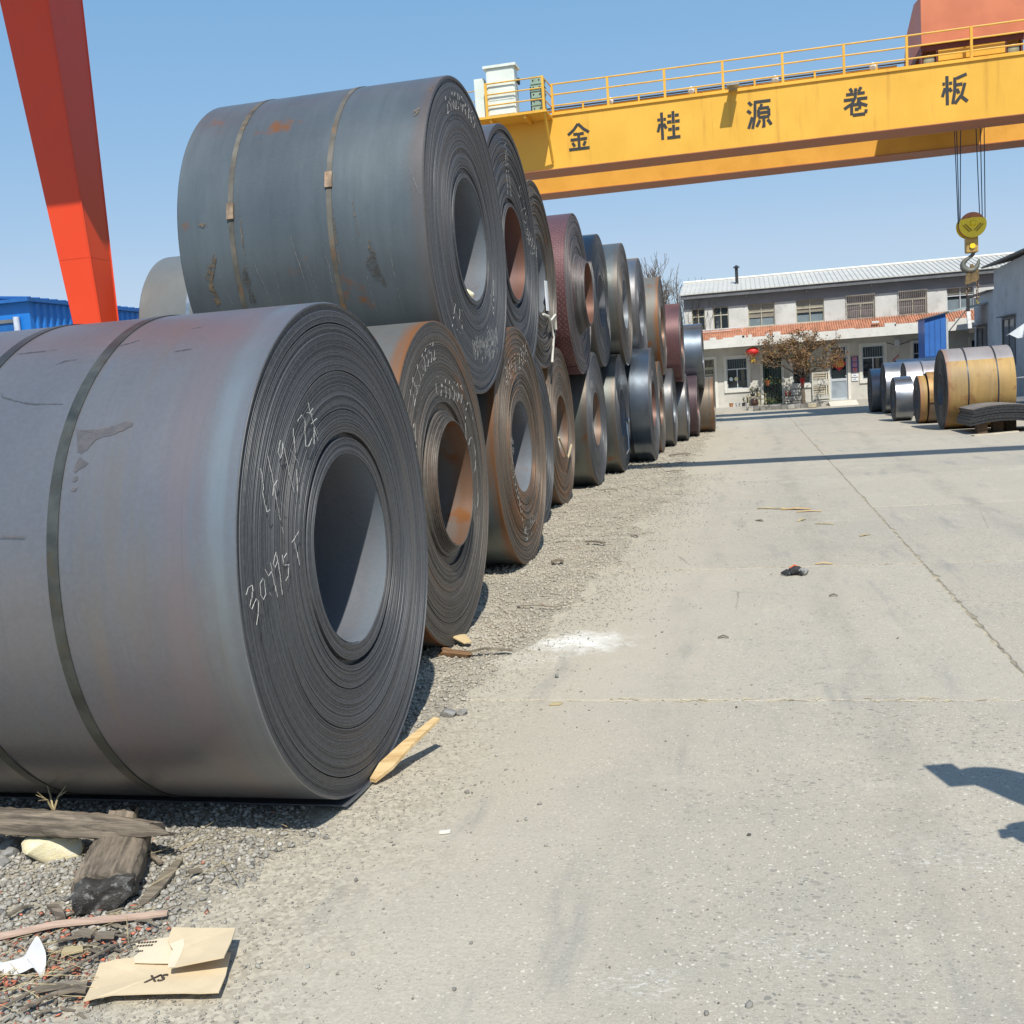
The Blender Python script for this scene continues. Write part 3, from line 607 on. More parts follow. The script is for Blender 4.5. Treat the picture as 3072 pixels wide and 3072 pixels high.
for k, (y_, r_) in enumerate(((3.69, .93), (5.9, .96), (8.4, .93))):  # unseen coils added to block light entering the front bores from behind
    coil(("first", "second", "third")[k]+" coil of the unseen second row, added to block bore light behind the "+("nearest coil", "rusty second coil", "brown rusty coil")[k], -4.0, y_, r_, r_, .37, 1.9, S_GREY, F_DARK, B_BL, rings=14, seg=64, group="coils of the second row behind", seed=60+k)
# --- coils on the right side of the lane: their left ends face the lane ---
F_SHADE = endface("wound_edges_shaded", (.014,.014,.016), (.042,.042,.046), (.06,.045,.035), .05)  # ends turned from the sun: their shade is darkened into the colour
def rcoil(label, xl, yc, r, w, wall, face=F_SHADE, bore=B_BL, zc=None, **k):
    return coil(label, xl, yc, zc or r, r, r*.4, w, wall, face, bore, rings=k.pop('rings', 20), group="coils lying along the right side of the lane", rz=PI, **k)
big = rcoil("big right hand coil with yellow rusty lower wrap and grey top, by bent plates", 3.975, 23.5, .835, 1.30, S_PURP, rings=34, seg=120, seed=51)
mb = MB(); mb.lathe([(-1.29,.836),(-1.29,.85),(-.9,.85),(-.4,.85),(-.012,.85),(-.012,.836)], 60, a0=-1.75, a1=.74)
mb.ob("loose_tail", S_YEL, big, 35, (0,0,.835))          # the coil is turned half round: local +y faces the camera
for sx in (-.40, -.96):
    mb = MB(); mb.lathe([(sx-.013,.849),(sx-.013,.854),(sx+.013,.854),(sx+.013,.849)], 96); mb.ob("strap", STRAP_D, big, 30, (0,0,.835))
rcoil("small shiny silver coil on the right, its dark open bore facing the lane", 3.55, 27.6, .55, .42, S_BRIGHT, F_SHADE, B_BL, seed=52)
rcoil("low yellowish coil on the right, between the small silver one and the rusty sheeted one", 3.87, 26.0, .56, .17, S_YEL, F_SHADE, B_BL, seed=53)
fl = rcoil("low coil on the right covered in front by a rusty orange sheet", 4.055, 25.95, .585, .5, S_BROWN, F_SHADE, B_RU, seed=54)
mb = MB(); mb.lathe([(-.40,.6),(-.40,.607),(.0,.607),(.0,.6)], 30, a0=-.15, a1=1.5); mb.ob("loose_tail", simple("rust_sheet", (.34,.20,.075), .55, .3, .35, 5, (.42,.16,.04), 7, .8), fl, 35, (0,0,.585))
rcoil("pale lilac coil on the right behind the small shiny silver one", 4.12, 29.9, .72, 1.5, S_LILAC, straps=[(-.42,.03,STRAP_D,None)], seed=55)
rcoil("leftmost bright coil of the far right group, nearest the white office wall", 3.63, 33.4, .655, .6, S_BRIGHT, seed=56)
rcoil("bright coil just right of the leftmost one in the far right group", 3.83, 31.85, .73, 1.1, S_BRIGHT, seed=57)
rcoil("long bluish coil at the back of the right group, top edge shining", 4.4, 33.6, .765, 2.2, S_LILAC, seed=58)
# ------------------------------------------------------------------ bent plate stack on the right
m_pl = simple("mill_plate", (.21,.205,.205), .5, .4, .2, 2, (.25,.22,.2), 3, .4)
m_ple = simple("plate_edges", (.03,.03,.033), .6, .3, .4, 30)
pst = empty("plate_stack", (4.85, 21.2, 0), "stack of dark bent steel plates bowed up on blocks at the right edge", "steel plates")
def arch(x): return float(np.interp(x, [3.8,4.1,4.4,4.7,5.0,5.4,6.0,7.5], [.13,.19,.215,.205,.165,.10,.05,.03]))
for k in range(6):
    mb = MB(); o = rng.uniform(-.022, .022)+.012*k; oy = rng.uniform(-.01,.01); N = 26; x0 = 3.86+o; vs = []
    for i in range(N+1):
        x = x0+(7.4-x0)*i/N; z = arch(x)*1.1+k*.052+rng.uniform(0,.002)
        for (yy, zz) in ((21.2+oy, z), (22.55+oy, z), (22.55+oy, z+.046), (21.2+oy, z+.046)): vs.append((x-4.6, yy-21.2, zz))
    fs = [(0,1,2,3), tuple(4*N+q for q in (3,2,1,0))]
    for i in range(N):
        for q in range(4): fs.append((4*i+q, 4*(i+1)+q, 4*(i+1)+(q+1) % 4, 4*i+(q+1) % 4))
    mb.add(vs, fs); mb.m = [1, 1]+[0 if q == 2 else 1 for i in range(N) for q in range(4)]; mb.ob("plate", [m_pl, m_ple], pst, 40)
for i, xb in enumerate((4.1, 4.45, 4.75)):
    mb = MB(); mb.box(-.09,.09,-.12,.12,0,arch(xb)*1.1+.002); tag(mb.ob("wood_block", simple("rusty_block", (.10,.06,.03), .8, 0, .3, 8), None, None, (xb+.25, 21.45+.3*i, 0)), ("left end", "middle", "right one")[i] != "" and "%s of the three brown blocks holding up the bent plates" % ("leftmost", "middle", "rightmost")[i], "block", "blocks under the bent plates")
mb = MB(); mb.box(-.5,.5,-.05,.05,0,.025); o = mb.ob("flat_board", simple("pale_board", (.5,.44,.34), .8), None, None, (4.5, 21.0, .001)); o.rotation_euler.z = .5
tag(o, "pale flat board lying on the ground in front of the bent plates", "board")

# ------------------------------------------------------------------ yellow gantry crane
YEL = simple("crane_yellow", (.74,.405,.052), .42, 0, .05, .9, (.68,.36,.05), 1.2, .5, spec=.4)
YELD = simple("crane_yellow_worn", (.66,.37,.04), .5, 0, .12, 3, (.3,.16,.03), 5, .5)
nt = YEL.node_tree; b = nt.nodes["Principled BSDF"]; lk = b.inputs["Base Color"].links[0].from_socket; co = obj_co(nt)
st_ = noise(nt, vmul(nt, co, (3.2, 3.2, .22)), 1.6, 6, .65); c = mix(nt, ss(nt, st_, .54, .72, 0, .38), lk, (.42,.21,.035))
st_ = noise(nt, vmul(nt, co, (9, 9, .35)), 1.6, 6, .65); c = mix(nt, ss(nt, st_, .66, .76, 0, .45), c, (.26,.13,.04)); col_in(nt, b, c)
YEL2 = simple("crane_orange_yellow", (.68,.34,.055), .45, 0, .06, .9, (.55,.25,.04), 1.2, .5, spec=.4); UNDER_SHADE = simple("flange_shade_brown", (.36,.13,.055), .6, 0, .12, 2)  # shade painted into flange undersides; second girder's orange stands for partial sun
CABG = simple("cabinet_pale_green", (.66,.71,.66), .45, 0, .05, 3, (.5,.52,.42), 5, .4)
RESG = simple("resistor_green", (.25,.36,.29), .5, 0, .08, 4, (.2,.22,.15), 8, .5)
BLK = simple("black_rubber", (.02,.02,.022), .6)
SIGNB = simple("sign_black", (.022,.024,.028), .6)
LAMPW = simple("lamp_white", (.75,.77,.78), .3)
CAN = {  # characters cut from bold strokes by the font's own outlines
}
cr = empty("gantry_crane", (2, 28.5, 0), "yellow double girder gantry crane spanning the yard with black Chinese characters", "crane")
def cob(mb, name, mat, parent=cr, smooth=None):
    o = mb.ob(name, mat, parent, smooth); o.location = (-2, -28.5, 0) if parent is cr else (0, 0, 0); return o
for (y0, y1) in ((28.0, 29.0), (31.3, 32.3)):
    mb = MB(); mb.box(-11.5, 15.5, y0+.012, y1-.012, 7.175, 8.54)
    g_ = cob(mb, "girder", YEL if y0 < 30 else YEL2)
    for (za, zb_, nm) in ((7.155, 7.1748, "bottom_flange"), (8.54, 8.565, "top_flange")):
        mb = MB(); mb.box(-11.5, 15.5, y0-.03, y1+.03, za, zb_); cob(mb, nm, UNDER_SHADE if "bottom" in nm else YEL, g_)
    for xx in (-8.2, -.6, 7.1, 11): mb = MB(); mb.box(xx-.006, xx+.006, y0+.008, y0+.013, 7.18, 8.53); cob(mb, "weld_seam", YELD, g_)
    mb = MB(); mb.box(-11.5, 15.5, (y0+y1)/2-.04, (y0+y1)/2+.04, 8.566, 8.66); cob(mb, "trolley_rail", YELD, g_)
for xx in (-10.5, 14.2):
    for y0 in (28.0, 31.3):
        mb = MB(); dy = -1.2 if y0 < 30 else 1.2
        a, bb = .45, .28
        vs = [(xx-a, y0+.05, 7.15),(xx+a, y0+.05, 7.15),(xx+a, y0+.95, 7.15),(xx-a, y0+.95, 7.15),(xx-bb, y0+.2+dy, .6),(xx+bb, y0+.2+dy, .6),(xx+bb, y0+.8+dy, .6),(xx-bb, y0+.8+dy, .6)]
        mb.add(vs, [(0,1,2,3),(7,6,5,4),(0,4,5,1),(1,5,6,2),(2,6,7,3),(3,7,4,0)]); cob(mb, "leg", YEL)
    mb = MB(); mb.box(xx-.35, xx+.35, 25.8, 34.5, .15, .6); cob(mb, "bogie_beam", YEL)
# sign characters
STROKES = [
 [[(.5,.98),(.28,.76),(.02,.60)],[(.5,.98),(.72,.78),(.98,.62)],[(.26,.60),(.44,.60)],[(.56,.60),(.74,.60)],[(.12,.40),(.43,.40)],[(.57,.40),(.88,.40)],[(.5,.64),(.5,.10)],[(.2,.30),(.3,.15)],[(.8,.30),(.7,.15)],[(.03,.045),(.97,.045)]],
 [[(.02,.74),(.14,.74)],[(.29,.74),(.40,.74)],[(.215,1),(.215,0)],[(.13,.60),(.02,.30)],[(.29,.58),(.40,.40)],[(.48,.84),(.64,.84)],[(.80,.84),(.97,.84)],[(.44,.62),(.64,.62)],[(.80,.62),(1,.62)],[(.72,1),(.72,.56)],[(.72,.50),(.72,.09)],[(.48,.35),(.64,.35)],[(.80,.35),(.97,.35)],[(.42,.045),(1,.045)]],
 [[(.06,.97),(.2,.84)],[(.0,.67),(.15,.56)],[(.03,.02),(.2,.42)],[(.29,.94),(1,.94)],[(.34,.90),(.32,.45),(.2,.0)],[(.62,.85),(.58,.76)],[(.46,.70),(.93,.70)],[(.52,.54),(.87,.54)],[(.46,.38),(.93,.38)],[(.475,.66),(.475,.41)],[(.915,.66),(.915,.41)],[(.69,.33),(.69,.03),(.6,.05)],[(.52,.28),(.38,.06)],[(.85,.28),(1,.08)]],
 [[(.28,1),(.37,.86)],[(.74,1),(.63,.86)],[(.12,.79),(.43,.79)],[(.58,.79),(.88,.79)],[(.02,.60),(.41,.60)],[(.56,.60),(.98,.60)],[(.52,.98),(.49,.66),(.36,.46),(.03,.30)],[(.58,.54),(.72,.42),(.97,.33)],[(.34,.41),(.62,.41)],[(.67,.42),(.66,.24)],[(.46,.25),(.62,.24)],[(.33,.37),(.33,.06)],[(.37,.05),(.88,.05)],[(.90,.08),(.92,.2)]],
 [[(.02,.74),(.12,.74)],[(.28,.74),(.40,.74)],[(.2,1),(.2,0)],[(.12,.60),(.01,.30)],[(.28,.58),(.37,.45)],[(.97,.99),(.58,.88)],[(.51,.92),(.50,.45),(.41,.02)],[(.56,.66),(.80,.67)],[(.90,.69),(.78,.32),(.50,.02)],[(.58,.52),(.66,.36)],[(.78,.22),(.99,.05)]]]
for strokes, x in zip(STROKES, (-4.06, -1.71, .57, 2.9, 5.2)):
    mb = MB(); q = 0
    for pl in strokes:
        P_ = [Vector((p[0]*.58-.29, p[1]*.68-.34)) for p in pl]; hw = .036
        for k in range(len(P_)):          # outline of the polyline with mitred joints
            pass
        lft, rgt = [], []
        for k in range(len(P_)):
            a = P_[max(k-1, 0)]; c = P_[min(k+1, len(P_)-1)]; d = (c-a).normalized(); nn = Vector((-d.y, d.x))
            lft.append(P_[k]+nn*hw); rgt.append(P_[k]-nn*hw)
        q += 1; y1 = -.004-.0004*q
        for k in range(len(P_)-1): mb.prism([tuple(rgt[k]), tuple(rgt[k+1]), tuple(lft[k+1]), tuple(lft[k])], y1, 0., 'y')
    o = mb.ob("sign_character", SIGNB, cr); o.location = (x-2, 28.0-28.5+.008, 7.93)
# railing along the front girder
for i in range(13):
    x = -4.71+1.473*i
    mb = MB(); mb.box(x-.03, x+.03, 28.04, 28.1, 8.565, 9.36); cob(mb, "railing_post", YEL)
for z in (9.345, 9.08, 8.80):
    mb = MB(); mb.tube([(-4.71, 28.07, z), (15.4, 28.07, z)], .021, 6); cob(mb, "handrail", YELD, smooth=60)
mb = MB(); mb.box(-4.7, 15.4, 28.02, 28.06, 8.566, 8.63); cob(mb, "toe_board", YEL)
mb = MB(); mb.tube([(-6, 28.85, 8.86), (4.0, 28.85, 8.86)], .035, 6); cob(mb, "conduit", simple("conduit_orange", (.62,.30,.06), .5), smooth=60)
mb = MB(); mb.tube([(-6, 28.8, 8.93), (-2, 28.8, 8.915), (1, 28.8, 8.93), (4.2, 28.8, 8.92)], .022, 6); cob(mb, "power_cable", BLK, smooth=60)
for i in range(6):
    x = -4.0+1.5*i; mb = MB(); mb.box(x-.025, x+.025, 28.74, 28.8, 8.566, 9.0); cob(mb, "cable_bracket", YEL)
for x in (-3.2, -1.1, 1.0, 3.35):
    mb = MB(); mb.lathe([(8.66,.0001),(8.67,.06),(8.72,.085),(8.78,.088),(8.79,.04),(8.84,.03)], 14, 'z'); o = mb.ob("lamp_dome", LAMPW, cr, 40); o.location = (x-2, -.3, .02)
fl = MB(); fl.box(-.16,.06,27.8,28.0,8.56,8.60); fl.box(-.08,-.03,27.72,27.84,8.6,8.7); fl.box(-.2,.1,27.4,27.8,8.57,8.62); cob(fl, "floodlight", simple("lamp_grey", (.35,.36,.36), .4, .5))
# platform with cabinets at the left end
mb = MB(); mb.box(-6.6, -4.72, 27.1, 28.0, 8.44, 8.50); cob(mb, "platform", YEL)
for x in (-6.2, -5.3): mb = MB(); mb.box(x-.03, x+.03, 27.15, 27.99, 8.36, 8.44); cob(mb, "platform_joist", YEL)
mb = MB(); mb.tube([(-4.78, 27.15, 8.44), (-4.78, 27.97, 7.32)], .035, 4); cob(mb, "platform_strut", YEL)
mb = MB(); mb.tube([(-6.5, 27.15, 8.44), (-6.5, 27.97, 7.32)], .035, 4); cob(mb, "platform_strut", YEL)
for (x, y) in ((-6.28, 27.13), (-4.78, 27.13)):
    mb = MB(); mb.box(x-.03, x+.03, y-.03, y+.03, 8.5, 9.33); cob(mb, "railing_post", YEL)
for z in (9.31, 9.04, 8.77):
    mb = MB(); mb.tube([(-6.28, 27.13, z), (-4.78, 27.13, z), (-4.74, 28.06, z)], .018, 6); cob(mb, "handrail", YELD)
    mb = MB(); mb.tube([(-8.6, 27.6, z), (-6.7, 27.6, z)], .012, 6); cob(mb, "handrail", YELD)
cab = MB(); cab.box(-6.26, -5.52, 27.2, 27.62, 8.51, 9.70); cab = cob(cab, "electrical_cabinet", CABG)
mb = MB(); mb.box(-6.33, -5.46, 27.14, 27.68, 9.70, 9.765); cob(mb, "cabinet_roof", CABG, cab)
for (za, zb_) in ((9.24, 9.67), (9.06, 9.21), (8.9, 9.04), (8.7, 8.88), (8.54, 8.68)):
    mb = MB(); mb.box(-6.23, -5.55, 27.188, 27.2, za, zb_); cob(mb, "cabinet_panel", CABG, cab)
mb = MB(); mb.lathe([(-5.52, .001), (-5.47, .09), (-5.43, .09), (-5.43, .001)][::-1], 12); o = mb.ob("cabinet_fan", BLK, cab); o.location = (0, 27.4, 9.35)
mb = MB(); mb.box(-6.62, -6.36, 27.3, 27.6, 8.5, 9.52); c2 = cob(mb, "electrical_cabinet", CABG)
mb = MB(); mb.box(-6.6, -6.38, 27.288, 27.3, 8.54, 9.48); cob(mb, "cabinet_panel", CABG, c2)
for k in range(5):
    z = 8.52+.175*k; mb = MB(); mb.box(-5.12, -4.83, 27.3, 27.8, z, z+.15); rb_ = cob(mb, "resistor_box", RESG)
    mb = MB(); mb.box(-5.14, -4.81, 27.28, 27.82, z+.15, z+.168); cob(mb, "resistor_lid", RESG, rb_)
    for xx in (-5.06, -4.9): mb = MB(); mb.box(xx-.015, xx+.015, 27.285, 27.3, z+.06, z+.09); cob(mb, "resistor_latch", BLK, rb_)
mb = MB(); mb.box(-5.19, -5.15, 27.5, 27.9, 8.5, 9.2); cob(mb, "resistor_frame", simple("dark_green", (.05,.07,.06), .5))
# ------------------------------------------------------------------ trolley on top of the girders, ropes and hook block
TRED = simple("trolley_red", (.55,.165,.075), .5, 0, .07, 1.2, (.47,.14,.065), 2, .5)
TRD = simple("trolley_dark_red", (.14,.035,.025), .6)
tr = empty("crane_trolley", (5.7, 29.6, 8.66), "red hooded hoist trolley sitting on the yellow crane girders", "crane trolley")
def tob(mb, name, mat, parent=tr, smooth=None):
    o = mb.ob(name, mat, parent, smooth); o.location = (-5.7, -29.6, -8.66) if parent is tr else (0,0,0); return o
mb = MB(); mb.prism([(28.25, 9.14), (28.25, 10.27), (29.3, 10.42), (30.6, 10.05), (31.4, 9.2), (31.4, 9.14)], 4.5, 6.86); tob(mb, "hood", TRED)
mb = MB(); mb.box(4.5, 6.86, 28.35, 31.6, 9.0, 9.12); tob(mb, "trolley_frame", TRD)
for y in (28.36, 31.75):
    mb = MB(); mb.box(4.9, 6.42, y, y+.06, 8.74, 9.0); tob(mb, "trolley_side_plate", YEL)
    for x in (4.69, 6.62):
        mb = MB(); mb.lathe([(-.05,.001),(-.05,.12),(-.04,.135),(.04,.135),(.05,.12),(.05,.03)], 20, 'y'); o = tob(mb, "trolley_wheel", simple("wheel_steel", (.30,.29,.2), .5, .5), smooth=40); o.location = (x-5.7, y+.1-29.6, 8.795-8.66)
        for dx in (-.2, .16): mb = MB(); mb.box(x+dx, x+dx+.04, y, y+.2, 8.72, 9.0); tob(mb, "axle_bracket", TRD)
mb = MB(); mb.lathe([(5.0,.001),(5.0,.26),(6.5,.26),(6.5,.001)], 20); o = tob(mb, "rope_drum", TRD); o.location = (-5.7, 30.1-29.6, 9.25-8.66)
HBY = 30.05
hk = empty("hook_block", (5.92, HBY, 4.9), "yellow pulley block with a big steel hook hanging on ropes from the trolley", "hook block")
def hob(mb, name, mat, parent=hk, smooth=None): return mb.ob(name, mat, parent, smooth)
ROPE = simple("wire_rope", (.035,.06,.10), .5, .5)
for (xa, xb_, yy) in ((-.42,-.33,-.1),(-.33,-.29,0.),(-.16,-.25,.12),(.14,.24,.12),(.25,.28,0.),(.34,.33,-.1)):
    mb = MB(); mb.tube([(xb_, yy*.8, .05), (xa, yy, 4.1)], .0125, 6); hob(mb, "rope", ROPE)
HY = simple("hook_block_yellow", (.84,.62,.02), .4, 0, .05, 3, (.6,.42,.04), 5, .3); HO = simple("hook_block_orange", (.45,.17,.08), .6, 0, .2, 5)
HB = simple("hook_block_tan", (.46,.30,.09), .55, 0, .2, 4, (.2,.12,.05), 7, .6)
for yy in (-.12, 0, .12):
    mb = MB(); mb.lathe([(-.045,.001),(-.045,.29),(-.02,.26),(.02,.26),(.045,.29),(.045,.001)], 32, 'y'); o = hob(mb, "sheave", HO, smooth=40); o.location = (0, yy, 0)
mb = MB(); mb.lathe([(-.20,.001),(-.20,.315),(-.17,.325),(-.168,.001)][::-1], 36, 'y'); o = hob(mb, "sheave_guard", HO, smooth=30)
# yellow lower cover: a circle segment with raised chevrons and a pin boss
seg_ = [(.335*math.cos(a), .335*math.sin(a)) for a in np.linspace(rad(155), rad(385), 30)]
seg_ += [(.18, .17), (.0, .185), (-.18, .16)]
mb = MB(); mb.prism(seg_, -.235, -.202, 'y'); cv = hob(mb, "cover_plate", HY)
mb = MB(); mb.prism([(-p[0], p[1]) for p in seg_], .175, .21, 'y'); hob(mb, "cover_plate", HY)
for s in (-1, 1):
    for d in (0, .075):
        mb = MB(); T = Matrix.Translation((s*(.11+d*.75), -.243, -.07-d*.3)) @ Matrix.Rotation(-s*rad(47), 4, 'Y'); mb.box(-.12,.12,-.012,.012,-.010,.010, T=T); hob(mb, "chevron_rib", simple("chevron_dark", (.25,.15,.01), .5), cv)
mb = MB(); mb.lathe([(-.3,.001),(-.3,.05),(-.27,.075),(-.23,.075)], 18, 'y'); o = hob(mb, "pin_boss", HY, cv, 40); o.location = (0,0,.03)
mb = MB(); mb.box(-.15,.15,-.13,.13,-.71,-.29); o = hob(mb, "shank_housing", HB)
bv = o.modifiers.new("b", 'BEVEL'); bv.width = .03; bv.segments = 2
mb = MB(); mb.lathe([(-.17,.001),(-.17,.07),(-.13,.07)], 14, 'y'); o = hob(mb, "trunnion_cap", HY, smooth=40); o.location = (.0,0,-.54)
hkp = [(.05,-.80),(.04,-.88),(-.06,-.97),(-.2,-1.08),(-.27,-1.22),(-.24,-1.36),(-.12,-1.46),(.04,-1.46),(.14,-1.36),(.2,-1.22),(.235,-1.05)]
hr = [.06,.06,.055,.075,.095,.105,.105,.095,.085,.06,.02]
def spl(p, r, n=4):
    out, ro = [], []
    for i in range(len(p)-1):
        p0, p1, p2, p3 = [Vector(p[max(0, min(len(p)-1, i+q))]) for q in (-1, 0, 1, 2)]
        for k in range(n):
            t = k/n; out.append(.5*((2*p1)+(-p0+p2)*t+(2*p0-5*p1+4*p2-p3)*t*t+(-p0+3*p1-3*p2+p3)*t**3)); ro.append(r[i]+(r[i+1]-r[i])*t)
    out.append(Vector(p[-1])); ro.append(r[-1]); return out, ro
pp, rr_ = spl([(x*.8, 0, -.70+(z+.80)*.70) for x, z in hkp], [q*.78 for q in hr])
mb = MB(); mb.tube(pp, rr_, 10); hob(mb, "hook", simple("hook_steel", (.12,.125,.11), .55, .2, .2, 5, (.2,.13,.06), 7, .5), smooth=60)
# lifting tackle hanging in the hook
sl = empty("lifting_tackle", (5.9, HBY, 3.44), "chains with shackles and a striped clamp bar hanging from the crane hook", "lifting tackle")
sl.scale = (.78, .78, .78)
TACK = simple("tackle_olive", (.17,.12,.055), .6, .3, .3, 6, (.2,.1,.03), 8, .6); CHN = simple("chain_steel", (.22,.15,.11), .5, .6, .3, 20)
def sob(mb, name, mat, parent=sl, smooth=None): return mb.ob(name, mat, parent, smooth)
mb = MB(); mb.prism([(-.02,.58),(.05,.60),(.16,.42),(.24,.40),(.25,.1),(.16,-.02),(-.08,-.02),(-.04,.2)], -.05, .05, 'y'); sob(mb, "lifting_plate", TACK)
mb = MB(); mb.prism([(-.18,.26),(-.06,.3),(-.02,-.05),(-.2,-.1),(-.22,0)], -.14, -.07, 'y'); sob(mb, "lifting_plate", TACK)
def link(mb, c, w, h, r, rot):
    P_ = []
    for k in range(13):
        a = 2*PI*k/12; u = w*math.cos(a); v = h*math.sin(a); P_.append((c[0]+u*math.cos(rot), c[1]+u*math.sin(rot), c[2]+v))
    mb.tube(P_, r, 5, caps=False)
for (cx_, z0, k) in ((-.12, -.16, 4), (.2, -.06, 6)):
    for q in range(k):
        mb = MB(); link(mb, (cx_+.02*math.sin(q*2), 0, z0-.1*q), .035+.01*(q % 2), .066, .014, (q % 2)*PI/2+.4); sob(mb, "chain_link", CHN, smooth=60)
mb = MB(); mb.tube([(.2,0,-.6),(.16,0,-.68),(.2,0,-.76),(.25,0,-.70)], .025, 6); sob(mb, "chain_hook", simple("hook_yellow", (.42,.36,.1), .5), smooth=60)
mb = MB(); mb.box(-.16,-.06,-.05,.05,-.98,-.52); sob(mb, "clamp_bar", BLK)
for q in range(4):
    mb = MB(); a = .012*q; mb.box(-.165+a,-.045+a,-.06,.06,-1.13-.145*q,-.99-.145*q); sob(mb, "striped_sleeve", simple("sleeve_white", (.72,.72,.70), .6, 0, .1, 8) if q == 0 else bpy.data.materials["sleeve_white"])
mb = MB(); mb.box(-.12,.09,-.1,.1,-1.72,-1.575); sob(mb, "clamp_foot", simple("clamp_dark", (.04,.035,.03), .7))

# ------------------------------------------------------------------ red crane: leg in view on the left, its girder overhead out of the frame
RED = simple("crane_red", (.68,.055,.012), .38, 0, .04, .8, (.55,.07,.02), 1.5, .3, spec=.4)
nt = RED.node_tree; b = nt.nodes["Principled BSDF"]; lk = b.inputs["Base Color"].links[0].from_socket; co = obj_co(nt)
st_ = noise(nt, vmul(nt, co, (7, 7, .5)), 1.6, 6, .65); c = mix(nt, ss(nt, st_, .58, .75, 0, .4), lk, (.45,.07,.03)); col_in(nt, b, c)
rc = empty("gantry_crane", (-7.3, 11, 0), "orange red gantry crane with a tapering box leg rising behind the left coils", "crane")
def rob(mb, name, mat=RED, smooth=None):
    o = mb.ob(name, mat, rc, smooth); o.location = (7.3, -11, 0); return o
def legx(z): return -7.55-(z-2.64)*.1232, -7.19-(z-2.64)*.0563, .35+(z-2.64)*.087
def legpart(za, zb_, name):
    mb = MB(); vs = []
    for z in (za, zb_):
        a, c, d = legx(z); vs += [(a, 10.7, z), (c, 10.7, z), (c, 10.7+d, z), (a, 10.7+d, z)]
    mb.add(vs, [(3,2,1,0),(4,5,6,7),(0,1,5,4),(1,2,6,5),(2,3,7,6),(3,0,4,7)]); return rob(mb, name)
legpart(.3, 3.3, "leg"); legpart(3.303, 8.95, "leg")
# plate edge seams standing a little proud along the leg corners
for fn in (lambda z: (legx(z)[1], 10.7), lambda z: (legx(z)[1], 10.7+legx(z)[2])):
    mb = MB(); mb.tube([(*fn(.4), .4), (*fn(8.9), 8.9)], .012, 4); rob(mb, "corner_weld")
mb = MB(); mb.box(-9.5, 16, 11.0, 11.42, 8.95, 9.6); rob(mb, "girder")
mb = MB(); mb.box(-8.9, -6.2, 8.1, 9.0, 7.62, 8.03); rob(mb, "cab_platform")
mb = MB(); mb.box(-8.9, -6.4, 8.0, 9.1, 8.45, 10.2); rob(mb, "operator_cab")
mb = MB(); mb.box(-8.9, -8.5, 8.9, 11.0, 8.03, 8.4); rob(mb, "cab_bracket")
mb = MB(); mb.box(-6.6,-6.4,9.1,11.0,9.05,9.2); rob(mb, "cab_bracket")
mb = MB(); mb.box(-7.75, -6.95, 8.2, 13.8, .12, .5); rob(mb, "bogie_beam")
mb = MB(); mb.box(15.2, 15.7, 10.9, 11.5, 0.1, 8.95); rob(mb, "leg")

# ------------------------------------------------------------------ two storey office at the end of the yard
KX = 42/46.5
def bx(x): return x*KX
def bz(z): return 1.5+(z-1.5)*KX
PLAS = simple("dirty_white_plaster", (.55,.555,.535), .85, 0, .1, 1.1, (.38,.38,.36), 1.9, .7, bmp=.1)
PLASG = simple("grey_plaster", (.52,.505,.455), .85, 0, .1, 1.4, (.40,.385,.34), 2.4, .7, bmp=.1)
TRIMW = simple("white_trim", (.66,.645,.59), .6, 0, .06, 2, (.5,.48,.42), 4, .5)
FASC = simple("peeling_white_fascia", (.66,.65,.61), .8, 0, .06, 2, (.5,.48,.44), 6, .6, bmp=.2)
BEAMG = simple("grey_beam", (.24,.25,.27), .8, 0, .1, 2)
GUT = simple("dark_gutter", (.13,.135,.145), .6, 0, .15, 3)
TILE = simple("orange_roof_tile", (.42,.19,.115), .85, 0, .22, 5, (.30,.14,.09), 4, .6)
ROOFW = simple("white_metal_roof", (.50,.485,.445), .5, .0, .04, 1.5, (.40,.385,.35), 2, .4)
ALU = simple("window_alu", (.58,.62,.65), .4, .3, .06, 5)
OLD = simple("old_painted_frame", (.42,.40,.31), .6, 0, .12, 5)
CURT = simple("beige_blind", (.62,.54,.40), .8, 0, .08, 4)
ROOM = simple("room_dark", (.035,.035,.034), .9)
GLASS, nt, b = new_mat("window_glass", (.04,.055,.07), .04, 0)
b.inputs["Alpha"].default_value = .22; b.inputs["Specular IOR Level"].default_value = .8
office = empty("office_building", (5, 42, 0), "white two storey office with ribbed metal roof and orange tiled awning at the yard's end", "building")
def bob(mb, name, mat, parent=office, smooth=None):
    o = mb.ob(name, mat, parent, smooth)
    if parent is office: o.location = (-5, -42, 0)
    return o
WY = 42.0
XL, XR = bx(-2.56), 14.5
up_w = [(bx(a), bx(c), bz(3.38), bz(4.34), k) for a, c, k in ((-2.24,-1.68,'dark'),(-1.33,-.67,'dark'),(.15,1.27,'blind'),(2.15,3.30,'blind'),(4.21,5.34,'bars'),(6.29,7.40,'bars'),(8.18,9.24,'blue'),(10.4,11.4,'dark'))]
lo_w = [(bx(-.86), bx(.03), bz(.78), bz(2.09), 'shop'), (bx(1.92), bx(2.66), bz(.79), bz(2.09), 'plain'), (bx(4.78), bx(5.66), bz(.82), bz(2.2), 'shop'), (bx(6.83), bx(7.7), bz(.85), bz(2.2), 'plain'), (bx(9.1), bx(9.9), bz(.85), bz(2.15), 'plain')]
lo_d = [(bx(-1.85), bx(-1.38), .155, bz(2.12)), (bx(.68), bx(1.45), .155, bz(2.14)), (bx(3.46), bx(4.18), .155, bz(2.28))]
